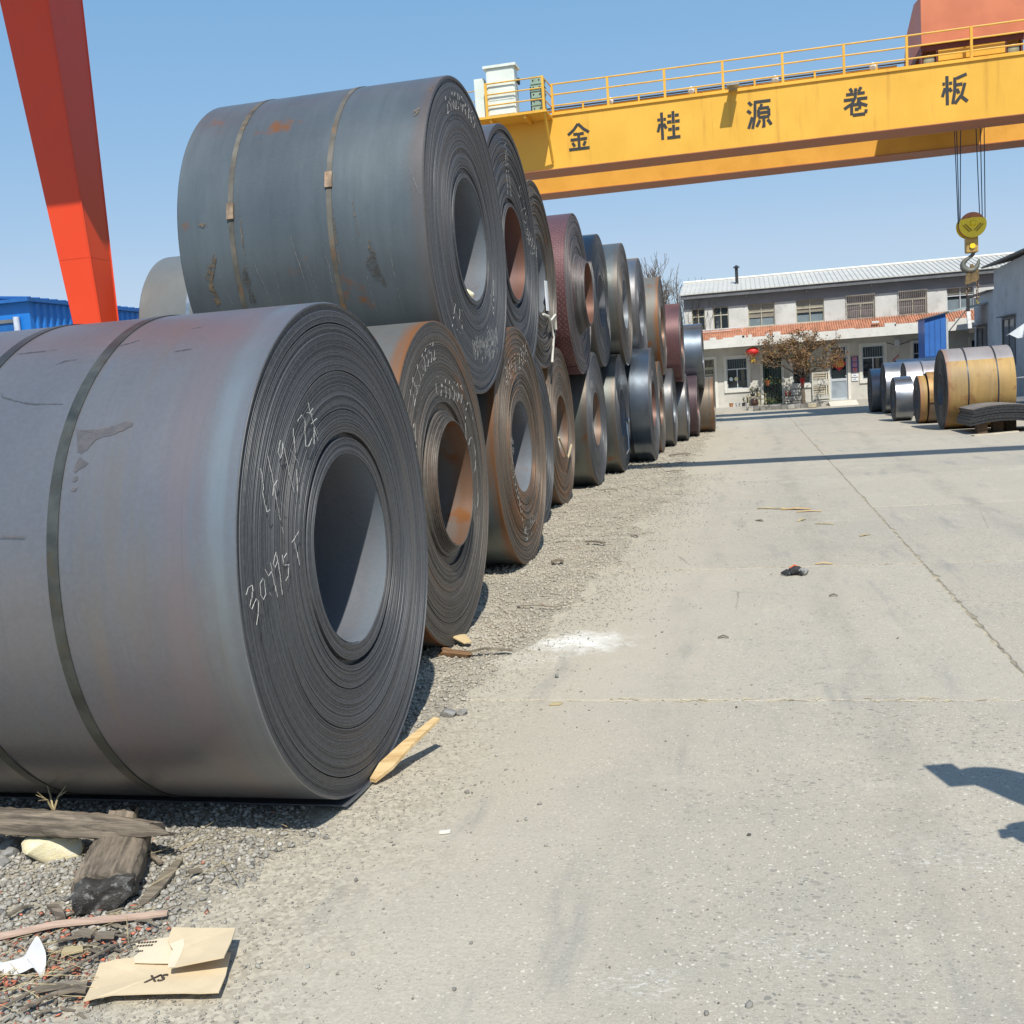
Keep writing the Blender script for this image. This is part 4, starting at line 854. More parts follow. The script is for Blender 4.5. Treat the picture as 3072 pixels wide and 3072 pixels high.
def wall_open(z0, z1, ops, mat, name):
    mb = MB(); x = XL
    for (a, c, q0, q1) in sorted(ops):
        mb.box(x, a, WY, WY+.24, z0, z1)
        if q0 > z0+.01: mb.box(a, c, WY, WY+.24, z0, q0)
        if q1 < z1-.01: mb.box(a, c, WY, WY+.24, q1, z1)
        x = c
    mb.box(x, XR, WY, WY+.24, z0, z1); return bob(mb, name, mat)
z_mid = 2.66
wall_open(.14, z_mid, [w[:4] for w in lo_w]+lo_d, PLASG, "lower_wall")
wall_open(z_mid+.002, bz(4.34)-.0, [w[:4] for w in up_w], PLAS, "upper_wall")
mb = MB(); mb.box(XL, XR, WY-.012, WY+.24, bz(4.34)+.002, 4.62); bob(mb, "lintel_beam", BEAMG)
mb = MB(); mb.box(XL-.02, XR, WY+2.4, WY+2.5, .14, 4.6); mb.box(XL, XL+.1, WY+.25, WY+2.4, .14, 4.6); mb.box(XR-.1, XR, WY+.25, WY+2.4, .14, 4.6); mb.box(XL+.1, XR-.1, WY+.25, WY+2.4, 2.6, 2.7); mb.box(XL+.1, XR-.1, WY+.25, WY+2.4, .1, .15); bob(mb, "rooms", ROOM)
mb = MB(); mb.box(XL-.01, XL, WY+.0, WY+4, .14, 4.6); bob(mb, "end_wall", PLAS)
def window(x0, x1, z0, z1, kind):
    d = WY+.06; fm = ALU if kind in ('shop', 'plain', 'blue') else OLD
    w = MB(); t = .035
    w.box(x0, x1, d, d+.05, z0, z0+t); w.box(x0, x1, d, d+.05, z1-t, z1); w.box(x0, x0+t, d, d+.05, z0+t, z1-t); w.box(x1-t, x1, d, d+.05, z0+t, z1-t)
    zt = z0+(z1-z0)*(.64 if kind != 'plain' else .66)
    w.box(x0+t, x1-t, d-.004, d+.05, zt-t*.6, zt+t*.6)
    xm = (x0+x1)/2; w.box(xm-t*.5, xm+t*.5, d-.002, d+.05, z0+t, zt-t*.6)
    if kind in ('blind', 'dark', 'blue'): w.box(xm-t*.4, xm+t*.4, d, d+.05, zt+t*.6, z1-t)
    fr = bob(w, "window", fm)
    for (a, c, q, r) in ((x0+t, xm-t*.5, z0+t, zt-t*.6), (xm+t*.5, x1-t, z0+t, zt-t*.6), (x0+t, x1-t, zt+t*.6, z1-t)):
        p = MB(); p.box(a, c, d+.02, d+.026, q, r); bob(p, "pane", GLASS, fr)
    if kind == 'blind':
        p = MB(); p.box(x0+t, x1-t, d+.035, d+.04, z0+(z1-z0)*(.38+.1*rng.random()), z1-t); bob(p, "blind", CURT, fr)
        p = MB(); p.box(x0+t, x1-t, d+.06, d+.065, z0, z0+.3); bob(p, "curtain", simple("pale_blue_curtain", (.4,.5,.55), .8), fr)
    if kind == 'blue':
        p = MB(); p.box(x0+t, x1-t, d+.035, d+.04, z1-.26, z1-t); bob(p, "blind", CURT, fr)
        p = MB(); p.box(x0+t, x1-t, d+.06, d+.065, z0, z0+.42); bob(p, "curtain", bpy.data.materials.get("pale_blue_curtain") or CURT, fr)
    if kind == 'dark':
        p = MB(); p.box(x0+.1, x0+.3, d+.25, d+.27, z0, z1-.2); bob(p, "curtain", simple("grey_curtain", (.25,.26,.26), .8), fr)
    if kind == 'bars':
        p = MB(); p.box(x0+t, x1-t, d+.035, d+.04, z0, z1); bob(p, "curtain", simple("pinkish_curtain", (.42,.35,.34), .8), fr)
        p = MB(); n = 15
        for i in range(n+1):
            xx = x0+(x1-x0)*i/n; p.box(xx-.008, xx+.008, WY-.10, WY-.084, z0-.02, z1+.04)
        for zz in (z0+.02, z0+.3, z0+.58, z1): p.box(x0-.02, x1+.02, WY-.084, WY-.07, zz-.012, zz+.012)
        bob(p, "window_bars", simple("bar_rust_grey", (.27,.24,.22), .6, .2), fr)["kind"] = "stuff"
    if kind in ('shop', 'plain'):
        s = MB(); o_ = .11
        s.box(x0-o_, x1+o_, WY-.03, WY+.05, z1, z1+o_); s.box(x0-o_, x1+o_, WY-.05, WY+.05, z0-.15, z0); s.box(x0-o_, x0, WY-.03, WY+.05, z0, z1); s.box(x1, x1+o_, WY-.03, WY+.05, z0, z1)
        bob(s, "window_surround", TRIMW, fr)
        p = MB()
        for i in range(9): xx = x0+.05+(x1-x0-.1)*i/8; p.box(xx-.006, xx+.006, d+.06, d+.072, zt, z1-t)
        bob(p, "window_bars", ALU, fr)["kind"] = "stuff"
        p = MB(); p.box(x0+.06, x1-.06, d+.9, d+.92, z0+.05, z0+.3); p.box(x0+.55, x0+.68, d+.5, d+.52, z0+.1, z0+.8); bob(p, "inside_shelf", CURT, fr)["kind"] = "stuff"
    return fr
wins = [window(*w) for w in up_w]; lwins = [window(*w) for w in lo_w]
# doors
def surround(x0, x1, z1, par=None):
    s = MB(); o_ = .1; s.box(x0-o_, x0, WY-.03, WY+.05, .15, z1+o_); s.box(x1, x1+o_, WY-.03, WY+.05, .15, z1+o_); s.box(x0, x1, WY-.03, WY+.05, z1, z1+o_); return s
for i, (x0, x1, z0, z1) in enumerate(lo_d):
    nm = ALU if i == 2 else simple("door_dark_green", (.02,.07,.05), .5, 0, .2, 5) if i == 1 else OLD
    d = WY+.05; zt = z0+(z1-z0)*.80
    w = MB(); w.box(x0, x0+.05, d, d+.05, z0, z1); w.box(x1-.05, x1, d, d+.05, z0, z1); w.box(x0+.05, x1-.05, d, d+.05, z1-.04, z1); w.box(x0+.05, x1-.05, d, d+.05, zt-.03, zt+.03); w.box(x0+.05, x1-.05, d, d+.05, z0, z0+.08)
    if i == 2: w.box(x0+.05, x1-.05, d-.004, d+.05, z0+.72, z0+.82)
    dr = bob(w, "door", nm); bob(surround(x0, x1, z1), "door_surround", TRIMW, dr)
    p = MB(); p.box(x0+.05, x1-.05, d+.02, d+.028, z0+(.82 if i == 2 else .1), zt-.03); p.box(x0+.05, x1-.05, d+.02, d+.028, zt+.03, z1-.04); bob(p, "pane", GLASS, dr)
    if i == 2:
        p = MB(); p.box(x0+.05, x1-.05, d+.015, d+.03, z0+.08, z0+.72)
        for q in range(12): xx = x0+.07+q*.045; p.box(xx, xx+.02, d+.009, d+.0151, z0+.1, z0+.7)
        bob(p, "door_panel", simple("door_blue_grey", (.33,.38,.43), .45, .2), dr)
        p = MB(); p.box(x1-.09, x1-.04, d-.03, d, z0+.88, z0+.92); bob(p, "handle", ALU, dr)
        p = MB(); p.box(x0+.08, x1-.06, d+.1, d+.11, z0+.82, z0+1.15); bob(p, "curtain", simple("grey_green_film", (.2,.24,.22), .7), dr)
    p = MB()
    for q in range(7):
        xx = x0+.06+(x1-x0-.12)*q/6; p.box(xx-.008, xx+.008, d-.02, d-.006, (zt if i == 2 else z0+.1), z1-.05)
    if i == 0:
        for zz in np.arange(.35, 1.9, .27): p.box(x0+.05, x1-.05, d-.03, d-.018, zz, zz+.05)
    bob(p, "door_bars", simple("bars_green", (.05,.13,.09), .5) if i == 1 else OLD if i == 0 else ALU, dr)["kind"] = "stuff"
# folding security screen right of the tree window
sx0, sx1 = bx(2.72), bx(3.42); sy = WY-.12
scn = empty("security_screen", ((sx0+sx1)/2, sy, .15), "cream folding security gate standing beside the office door with a white notice", "gate")
w = MB(); hx = (sx1-sx0)/2; hz = 1.5
for xx in (-hx, hx): w.box(xx-.015, xx+.015, -.015, .015, 0, hz)
for zz in (.02, .22, .62, .82, 1.1, hz-.02): w.box(-hx+.015, hx-.015, -.012, .012, zz-.012, zz+.012)
w.ob("gate_frame", TRIMW, scn)
w = MB(); w.box(-hx+.02, hx-.02, 0.0, .01, .08, .2); w.box(-hx+.02, hx-.02, 0, .01, .65, .8); w.ob("solid_panel", PLASG, scn)
w = MB()
for zz in (.28, .36, .45, .53, .88, .96, 1.04, 1.2, 1.3, 1.4): w.box(-hx+.02, hx-.16, .0, .012, zz, zz+.045)
w.ob("gate_slats", simple("beige_slat", (.48,.43,.33), .7), scn)["kind"] = "stuff"
w = MB()
for xx in (hx-.13, hx-.05): w.box(xx, xx+.03, -.008, .02, .24, .6); w.box(xx, xx+.03, -.008, .02, .84, 1.1)
w.ob("gate_rails", simple("cream_bar", (.7,.66,.5), .6), scn)["kind"] = "stuff"
w = MB(); w.box(-.12, .14, -.022, -.016, .66, .80); w.ob("white_notice", TRIMW, scn)
# canopy with tiled awning
cz0, cz1, cy = 2.47, 2.80, 41.15
mb = MB(); mb.box(XL-.1, XR, cy, WY-.002, cz0, cz0+.12); bob(mb, "canopy_slab", PLASG)
mb = MB(); mb.box(XL-.1, XR, cy-.08, cy-.002, cz0-.02, cz1-.02); bob(mb, "canopy_fascia", FASC)
for xx, ww, hh in ((-1.35,.25,.09),(-.85,.42,.05),(-.42,.38,.1),(-.12,.14,.08),(.1,.14,.1),(.75,.14,.1),(1.02,.28,.13),(1.95,.5,.08),(3.4,.6,.04),(5.05,.4,.13),(5.4,.9,.07),(7.5,.4,.1),(8.6,.5,.12)):
    mb = MB(); mb.box(xx, xx+ww, cy-.078, cy+.02, cz1-.0201, cz1-.02+hh); bob(mb, "parapet_piece", FASC)
tz0, tz1 = 2.79, 3.19
mb = MB(); nrib = int((XR-XL)/.088)
mb.add([(XL-.1, cy-.02, tz0-.03), (XR, cy-.02, tz0-.03), (XR, WY-.014, tz1-.03), (XL-.1, WY-.014, tz1-.03)], [(0,1,2,3)])
for i in range(nrib):
    xx = XL-.08+.088*i; j = rng.uniform(-.018,.018)
    mb.tube([(xx, cy-.03+j, tz0-.012), (xx, (cy+WY)/2+.0, (tz0+tz1)/2-.01+rng.uniform(-.008,.008)), (xx, WY-.02, tz1-.012)], .032, 6)
o = bob(mb, "tiled_awning", TILE, smooth=50); o['kind'] = 'stuff'
mb = MB(); mb.box(bx(8.9)*0+4.62, 4.86, cy-.03, cy+.12, 2.95, 3.02); bob(mb, "broken_tile", FASC)
# small balcony handrail at the left
mb = MB(); mb.tube([(bx(-2.2), cy+.5, 3.2), (bx(-.15), cy+.5, 3.2)], .014, 5); mb.tube([(bx(-.15), cy+.5, 3.2), (bx(-.12), cy+.5, 2.98)], .014, 5); mb.tube([(bx(-2.2), cy+.5, 3.11), (bx(-.6), cy+.5, 3.12)], .009, 5); bob(mb, "handrail", ALU)
# roof
ey, ez, ry, rz_ = 41.62, 4.60, 44.6, 5.28
mb = MB(); mb.prism([(ey, ez), (ey, ez+.03), (ry, rz_+.03), (ry+3.2, ez+.03), (ry+3.2, ez), (ry, rz_)], XL-.12, XR+.3); rf = bob(mb, "roof", ROOFW)
mb = MB(); k = int((XR-XL+.4)/.18); sl_ = (rz_-ez)/(ry-ey)
for i in range(k):
    xx = XL-.1+.18*i; T = None
    mb.add([(xx-.022, ey-.004, ez+.031), (xx+.022, ey-.004, ez+.031), (xx+.010, ey-.004, ez+.062), (xx-.010, ey-.004, ez+.062), (xx-.022, ry, rz_+.031), (xx+.022, ry, rz_+.031), (xx+.010, ry, rz_+.062), (xx-.010, ry, rz_+.062)], [(0,1,2,3),(7,6,5,4),(1,5,6,2),(3,2,6,7),(0,3,7,4)])
bob(mb, "roof_ribs", ROOFW, rf)["kind"] = "stuff"
mb = MB(); mb.tube([(XL-.12, ry, rz_+.05), (XR+.3, ry, rz_+.05)], .06, 6); bob(mb, "ridge_cap", TRIMW, rf)
mb = MB(); mb.box(XL-.1, XR+.2, ey+.05, ey+.17, ez-.16, ez-.012); bob(mb, "gutter", GUT)
mb = MB(); mb.box(XL-.1, XR+.2, ey+.18, WY-.014, ez-.06, ez-.02); bob(mb, "soffit", GUT)
for xx in (bx(.1), bx(2.6), bx(5.2), bx(7.9)):
    mb = MB(); mb.tube([(xx, ey+.12, ez-.15), (xx, ey+.12, ez-.24)], .035, 8); bob(mb, "gutter_outlet", GUT)
mb = MB(); mb.tube([(bx(-.26)*1.03, 43.2, 4.9), (bx(-.26)*1.03, 43.2, 5.62)], .065, 10); ch = bob(mb, "flue_pipe", simple("black_flue", (.03,.03,.032), .5), office, 40)
mb = MB(); mb.lathe([(5.60,.06),(5.63,.15),(5.72,.03),(5.73,.001)], 12, 'z'); o = bob(mb, "flue_cap", bpy.data.materials["black_flue"], ch); o.location = (bx(-.26)*1.03, 43.2, 0)
# paved step in front
PAVE = simple("pavement_concrete", (.40,.385,.345), .9, 0, .1, 1.5, (.3,.29,.26), 3, .5, world_co=True)
mb = MB(); mb.box(XL-.4, XR, 40.85, 42.3, -.05, .15); tag(mb.ob("pavement", PAVE), "raised concrete pavement along the office front", None, kind="structure")
mb = MB(); mb.prism([(39.95, .004), (40.845, .152), (40.845, -.04), (39.95, -.04)], 2.95, 3.95); tag(mb.ob("ramp", simple("ramp_pale", (.62,.58,.5), .85, 0, .05, 2)), "pale concrete ramp up to the office door", None, kind="structure")

# things on and by the office front
def office_sign(x0, x1, z0, z1, name, label, cat, mat, y=WY-.012):
    mb = MB(); mb.box(-(x1-x0)/2, (x1-x0)/2, -.02, .006, 0, z1-z0); e = empty(name, ((x0+x1)/2, y, z0), label, cat); mb.ob("board", mat, e); return e
SBLUE = simple("sign_blue", (.035,.06,.22), .5); SRED = simple("sign_red", (.62,.05,.05), .5); SWH = simple("sign_white", (.75,.77,.8), .5)
sg = office_sign(bx(4.33), bx(4.62), bz(1.13), bz(1.80), "wall_sign", "tall blue wall sign with three red characters between door and window", "sign", SBLUE)
hh_ = (bz(1.80)-bz(1.13))/3
for k, chh in enumerate("财务室"):
    zc_ = hh_*(2.5-k)
    mb = MB(); mb.box(-.085,.085,-.024,-.0202,zc_-.085,zc_+.08); mb.ob("character_panel", simple("panel_pink", (.62,.36,.36), .6) if k == 2 else simple("panel_lilac", (.45,.38,.55), .6) if k == 0 else bpy.data.materials["panel_lilac"], sg)
    inst("character", text_mesh("character", chh, .18, SRED, .002, .0), sg, (0, -.027, zc_), (PI/2,0,0))
for k in range(2):
    z0 = bz(1.12)-.16-.15*k
    e = office_sign(bx(4.33), bx(4.60), z0, z0+.11, "arrow_plate", ("upper" if k == 0 else "lower")+" of two small white plates with a blue mark below the blue sign", "sign", SWH)
    mb = MB(); mb.prism([(-.07,.05),(.0,.05),(.0,.04),(.05,.06),(.0,.08),(.0,.065),(-.07,.06)], -.024, -.0202, 'y'); mb.ob("blue_mark", SBLUE, e)
fu = empty("door_poster", (bx(3.84), WY-.0, bz(1.53)), "red diamond New Year poster with a gold character on the office door", "poster")
mb = MB(); q = .275; mb.prism([(-q,0),(0,-q),(q,0),(0,q)], -.006, .0, 'y'); mb.ob("diamond", simple("poster_red", (.55,.035,.05), .5), fu)
inst("character", text_mesh("character", "福", .38, simple("poster_gold", (.72,.50,.07), .4), .002, .0), fu, (0, -.01, 0.02), (PI/2,0,0))
# red lantern under the canopy
LX, LY, LZ = bx(.285)*.985, 41.35, bz(2.305)
ln = empty("red_lantern", (LX, LY, LZ), "round red paper lantern with yellow tassel hanging under the office canopy", "lantern")
mb = MB(); R0 = .255
for k in range(1): mb.lathe([(.165*math.sin(t), R0*math.cos(t)*1.0+.001) for t in np.linspace(-1.35, 1.35, 14)], 24, 'z', wob=lambda A, R, a: (0*A*a, R*(.025*np.cos(12*a))))
mb.ob("lantern_shade", simple("lantern_red", (.60,.02,.02), .5, 0, .05), ln, 60)
mb = MB(); mb.lathe([(.15,.001),(.15,.07),(.185,.07),(.185,.001)], 14, 'z'); mb.lathe([(-.185,.001),(-.185,.07),(-.15,.07),(-.15,.001)], 14, 'z'); mb.ob("lantern_rim", simple("lantern_gold", (.75,.48,.03), .4), ln)
mb = MB(); mb.lathe([(-.40,.001),(-.40,.085),(-.30,.07),(-.20,.05),(-.185,.02)], 16, 'z', wob=lambda A, R, a: (0*A*a, R*.12*np.cos(8*a))); mb.ob("tassel", bpy.data.materials["lantern_gold"], ln)
mb = MB(); mb.tube([(0,0,.18),(0,0,.24)], .008, 5); mb.ob("hanging_cord", BLK, ln)
# security camera on the canopy
cc = empty("security_camera", (bx(1.12)*.975, 40.9, 2.7), "small white and black security camera on the canopy fascia", "camera")
mb = MB(); mb.tube([(0,0,-.05),(0,-.12,.02)], .02, 6); mb.ob("bracket", BLK, cc)
mb = MB(); mb.box(-.10,-.03,-.2,.0,0,.07); mb.ob("camera_body", LAMPW, cc)
mb = MB(); mb.lathe([(-.03,.001),(-.03,.04),(.03,.04),(.03,.001)], 10, 'z'); o = mb.ob("camera_dome", BLK, cc); o.location = (.03, -.1, .03)
# meter box and cable on the grey wall
mb = MB(); mb.box(-.09,.09,-.1,0,-.13,.13); mb.box(-.05,.05,-.104,-.1,.02,.08); tag(mb.ob("meter_box", simple("box_grey", (.5,.52,.54), .5), None, None, (bx(6.18), WY-.001, bz(2.25))), "small grey meter box on the wall right of the blue sign window", "electric box")
mb = MB(); mb.tube([(bx(5.75), WY-.03, bz(2.28)), (bx(6.05), WY-.03, bz(2.18)), (bx(6.3), WY-.03, bz(2.16)), (bx(6.8), WY-.03, bz(2.3)), (bx(8.2), WY-.03, bz(2.36))], .012, 5); tag(mb.ob("wall_cable", BLK), "black cable sagging along the wall under the canopy", "cable")
mb = MB(); mb.box(-.16,.16,-.006,0,-.02,.02); o = mb.ob("red_ribbon", simple("ribbon_red", (.55,.08,.1), .7), None, None, (bx(6.12), WY-.03, bz(1.62))); o.rotation_euler.y = -.75; tag(o, "strip of red ribbon hanging slanted on the grey wall", "ribbon")
# plates in the shop window
for k, (dx, cm) in enumerate(((.16, (.62,.72,.75)), (.36, (.66,.64,.38)))):
    mb = MB(); mb.lathe([(-.01,.001),(-.01,.075),(.01,.08),(.012,.001)], 16, 'y'); tag(mb.ob("hanging_disc", simple("disc_%s" % ("pale", "yellow")[k], cm, .5), None, 40, (bx(-.86)+dx, WY+.045, bz(1.2))), ("pale blue" if k == 0 else "yellowish")+" round disc hung in the left office window", "disc")
# pots, stool and boxes left of the green door
TERR = simple("terracotta", (.36,.17,.08), .8, 0, .15, 8)
def pot(x, y, r, h, mat, label, z=.15, plant=0):
    e = empty("plant_pot", (x, y, z), label, "plant pot", "pots along the office wall")
    mb = MB(); mb.lathe([(0,.001),(0,r*.72),(h,r),(h,r*.88),(h*.85,r*.85),(h*.85,.001)], 14, 'z'); mb.ob("pot", mat, e, 40)
    if plant:
        mb = MB()
        for k in range(plant):
            a, t = rng.uniform(0, 6.3), rng.uniform(.1, .9); p0 = Vector((0,0,h*.8)); p1 = Vector((math.cos(a)*r*2.2*t, math.sin(a)*r*1.6*t, h+rng.uniform(.08,.32)))
            mb.tube([p0, (p0+p1)/2+Vector((0,0,.04)), p1], .005, 3)
            for l in range(4):
                c_ = p0+(p1-p0)*rng.uniform(.4,1); s_ = rng.uniform(.025,.05); d_ = Vector((rng.gauss(0,1), rng.gauss(0,1), rng.gauss(0,1))).normalized(); e_ = d_.orthogonal().normalized()
                mb.add([c_+d_*s_, c_+e_*s_*.5, c_-d_*s_, c_-e_*s_*.5], [(0,1,2,3)])
        mb.ob("stems", simple("dry_plant", (.10,.10,.05), .8, 0, .4, 9) if not bpy.data.materials.get("dry_plant") else bpy.data.materials["dry_plant"], e)
    return e
DKP = simple("pot_dark", (.05,.05,.05), .6); WHP = simple("pot_white", (.6,.6,.57), .5)
pot(bx(-.72), 41.6, .085, .15, TERR, "orange terracotta pot, leftmost against the office wall")
pot(bx(-.44), 41.6, .10, .14, WHP, "white bowl pot right of the terracotta one")
pot(bx(-.2), 41.65, .07, .13, DKP, "small dark pot between the white bowl and the plant table", plant=4)
pot(bx(-.04), 41.55, .085, .12, WHP, "pale pot holding a spindly dry plant beside the table", plant=9)
tb = empty("plant_table", (bx(.28), 41.6, .15), "low table with dry potted plants and a brown jar under it, left of the stool", "table")
mb = MB(); mb.box(-.27,.25,-.14,.14,.34,.37); mb.ob("table_top", simple("table_wood", (.45,.37,.22), .7), tb)
for sx in (-.25, .2):
    mb = MB(); mb.box(sx, sx+.03, -.12,.12, 0,.34); mb.ob("leg", bpy.data.materials["table_wood"], tb)
pot(bx(.2), 41.6, .10, .10, DKP, "dark trough pot with dry plants on top of the low table", .523, 14)
pot(bx(.42), 41.6, .07, .1, simple("pot_yellow", (.6,.45,.12), .5), "little yellow pot on the low table", .523, 8)
mb = MB(); mb.lathe([(0,.001),(0,.10),(.12,.14),(.24,.11),(.27,.08),(.27,.001)], 16, 'z'); tag(mb.ob("brown_jar", simple("jar_brown", (.09,.045,.03), .4), None, 40, (bx(.26), 41.45, .15)), "round dark brown jar under the low plant table", "jar")
st = empty("stool", (bx(.60), 41.5, .15), "pale yellow wooden stool beside the green door", "stool")
SW = simple("stool_cream", (.62,.52,.28), .6)
mb = MB(); mb.box(-.15,.15,-.13,.13,.42,.45); mb.ob("seat", SW, st)
for sx in (-.13,.13):
    for sy in (-.11,.11):
        mb = MB(); mb.box(sx-.018, sx+.018, sy-.018, sy+.018, 0, .42); mb.ob("leg", SW, st)
mb = MB(); mb.box(-.112,.112,-.12,-.1,.22,.25); mb.box(-.112,.112,.1,.12,.22,.25); mb.ob("stretcher", SW, st)
# hanging flower rack on the green door
rk = empty("flower_rack", (bx(1.06), WY-.1, .15), "planter shelves with dry plants and one orange pot hung on the green door", "plant rack")
DRY = simple("dry_green", (.13,.14,.055), .85, 0, .4, 14)
for z in (.05, .78):
    mb = MB(); mb.box(-.34,.34,-.08,.08,z,z+.03); mb.ob("rack_shelf", simple("rack_green", (.03,.07,.04), .6) if z < .1 else bpy.data.materials["rack_green"], rk)
    mb = MB()
    for k in range(230):
        c_ = Vector((rng.uniform(-.33,.33), rng.uniform(-.07,.06), z+.03+abs(rng.gauss(0,.09)))); s_ = rng.uniform(.012,.04); d_ = Vector((rng.gauss(0,1), rng.gauss(0,1), rng.gauss(0,1))).normalized(); e_ = d_.orthogonal().normalized()
        mb.add([c_+d_*s_, c_+e_*s_*.5, c_-d_*s_, c_-e_*s_*.5], [(0,1,2,3)])
    mb.ob("dry_foliage", DRY, rk)['kind'] = 'stuff'
mb = MB(); mb.lathe([(0,.001),(0,.05),(.2,.09),(.2,.001)], 12, 'z'); o = mb.ob("orange_pot", simple("pot_orange", (.45,.13,.05), .7), rk, 40); o.location = (-.2,-.1,.74)
# planter bed with kerb stones, the dry tree, clutter
kerb_m = simple("kerb_stone", (.20,.195,.18), .9, 0, .3, 5, (.10,.1,.095), 7, .7, bmp=.4)
bed = empty("planter_bed", (1.3, 40.3, 0), "low earth bed edged with rough dark stones at the foot of the tree", "planter")
for i in range(11):
    mb = MB(); w_ = .2; dx = .2+i*.212-1.3
    vs = [(dx+rng.uniform(-.02,.02)+a*w_, -.42+b_*.16+rng.uniform(-.02,.02), c_*(.13+rng.uniform(0,.05))) for c_ in (0,1) for a, b_ in ((0,0),(1,0),(1,1),(0,1))]
    mb.add(vs, [(0,3,2,1),(4,5,6,7),(0,1,5,4),(1,2,6,5),(2,3,7,6),(3,0,4,7)]); mb.ob("kerb_stone", kerb_m, bed)
mb = MB(); mb.box(-1.1,1.24,-.27,.5,0,.11); mb.ob("soil", simple("bed_soil", (.2,.16,.11), .95, 0, .3, 6, (.33,.27,.19), 8, .6), bed)
for (x, w_, c_) in ((1.55,.24,(.33,.32,.29)),(2.3,.28,(.40,.35,.25))):
    mb = MB(); mb.box(-w_/2,w_/2,-.13,.13,0,.16); o = mb.ob("loose_block", simple("block_%d" % int(w_*100), c_, .9, 0, .2, 6), None, None, (x, 39.7, 0)); o.rotation_euler.z = rng.uniform(-.3,.3); bv = o.modifiers.new("b", 'BEVEL'); bv.width = .02
    tag(o, ("grey concrete block lying left of the tree foot" if x < 2 else "tan stone block lying right of the tree foot"), "block")
cl = empty("scrap_bench", (bx(1.95), 41.3, .15), "dark low bench heaped with bottles and oddments behind the tree trunk", "bench")
mb = MB(); mb.box(-.42,.36,-.15,.15,.28,.31); mb.box(-.42,.36,-.15,.15,.08,.1); mb.ob("shelf_board", simple("bench_dark", (.05,.045,.04), .7), cl)
for sx in (-.4,.33):
    mb = MB(); mb.box(sx,sx+.03,-.14,.14,0,.28); mb.ob("leg", bpy.data.materials["bench_dark"], cl)
for k, (x, c_) in enumerate(((-.33,(.2,.05,.03)),(-.2,(.25,.08,.04)),(-.05,(.5,.5,.48)),(.1,(.55,.55,.5)),(.22,(.12,.12,.12)))):
    mb = MB(); mb.lathe([(0,.001),(0,.05),(.11,.06),(.15,.03),(.19,.03),(.19,.001)], 10, 'z'); o = mb.ob("jug", simple("jug_tint_%s" % "abcde"[k], c_, .6), None, 40, (bx(1.95)+x, 41.25, .461)); tag(o, ("dark red jug at the left end of the scrap bench","brown red jug, second on the scrap bench","pale jug in the middle of the scrap bench","cream jug right of the middle on the scrap bench","black jug at the right end of the scrap bench")[k], "jug", "jugs on the scrap bench")

def leaf_cloud(P, smin, smax, mb, rg):
    for p in P:
        c_ = Vector(p); s_ = rg.uniform(smin, smax); d_ = Vector((rg.gauss(0,1), rg.gauss(0,1), rg.gauss(0,.8))).normalized(); e_ = d_.orthogonal().normalized(); e_.rotate(Matrix.Rotation(rg.uniform(0,6.28), 3, d_))
        f_ = d_.cross(e_)*s_*.18
        mb.add([c_+d_*s_, c_+e_*s_*.5+f_, c_-d_*s_, c_-e_*s_*.5+f_], [(0,1,2),(0,2,3)])
def branch(mb, p, d, ln, r, lev, rg, tips, spread=.6, up=.1, k=3, wig=.12, minr=.006):
    pts_ = [p]; q = Vector(p); dd = Vector(d).normalized(); n = 4
    for i in range(n):
        dd = (dd+Vector((rg.gauss(0,wig), rg.gauss(0,wig), rg.gauss(0,wig)+up*.3))).normalized(); q = q+dd*ln/n; pts_.append(q.copy())
    mb.tube(pts_, [max(minr, r*(1-.45*i/n)) for i in range(n+1)], 6 if r > .03 else 4, caps=False)
    if lev == 0: tips.append(pts_); return
    for j in range(k):
        t = rg.randint(1, n) if j else n; base = pts_[t]
        nd = (dd+Vector((rg.gauss(0,spread), rg.gauss(0,spread), rg.gauss(0,spread*.6)+up))).normalized()
        branch(mb, base, nd, ln*rg.uniform(.6,.85), max(minr, r*.58), lev-1, rg, tips, spread, up, k, wig, minr)
BARK = simple("bark_grey_brown", (.13,.10,.075), .95, 0, .3, 9, (.2,.17,.13), 14, .6, bmp=.5)
rg = random.Random(5); tips = []
te = empty("dry_tree", (2.0, 40.3, .1), "small spreading tree with dry brown leaves and a red bow on its trunk", "tree")
mb = MB(); mb.tube([(0,0,0),(.02,0,.35),(.0,.01,.7),(.03,0,1.0)], [.085,.07,.062,.06], 9)
for a_, l_ in ((3.0,1.0),(2.3,1.0),(1.3,.95),(.35,.85),(-.4,.75),(3.7,.8),(4.9,.7),(1.7,1.0),(.9,.9)):
    branch(mb, Vector((.03,0,.98)), Vector((math.cos(a_)*.85, math.sin(a_)*.6, 1.0)), l_*.88, .04, 3, rg, tips, .52, .10, 3, .15, .005)
mb.ob("trunk", BARK, te, 60)
P = []
for tp in tips:
    for k in range(24 if rg.random() < .85 else 6):
        b0 = tp[rg.randint(1, 4)]; P.append(b0+Vector((rg.gauss(0,.07), rg.gauss(0,.07), rg.gauss(0,.06))))
LEAF, nt, b = new_mat("dry_leaf", (.2,.11,.05), .8)
geo = nt.nodes.new("ShaderNodeNewGeometry"); isl = geo.outputs["Random Per Island"]
c = mix(nt, ss(nt, isl, 0., 1.), (.13,.075,.04), (.30,.165,.065)); c = mix(nt, ss(nt, isl, .93, .95), c, (.20,.19,.05)); col_in(nt, b, c)
mb = MB(); leaf_cloud(P, .022, .055, mb, rg); mb.ob("crown", LEAF, te)['kind'] = 'stuff'
mb = MB()
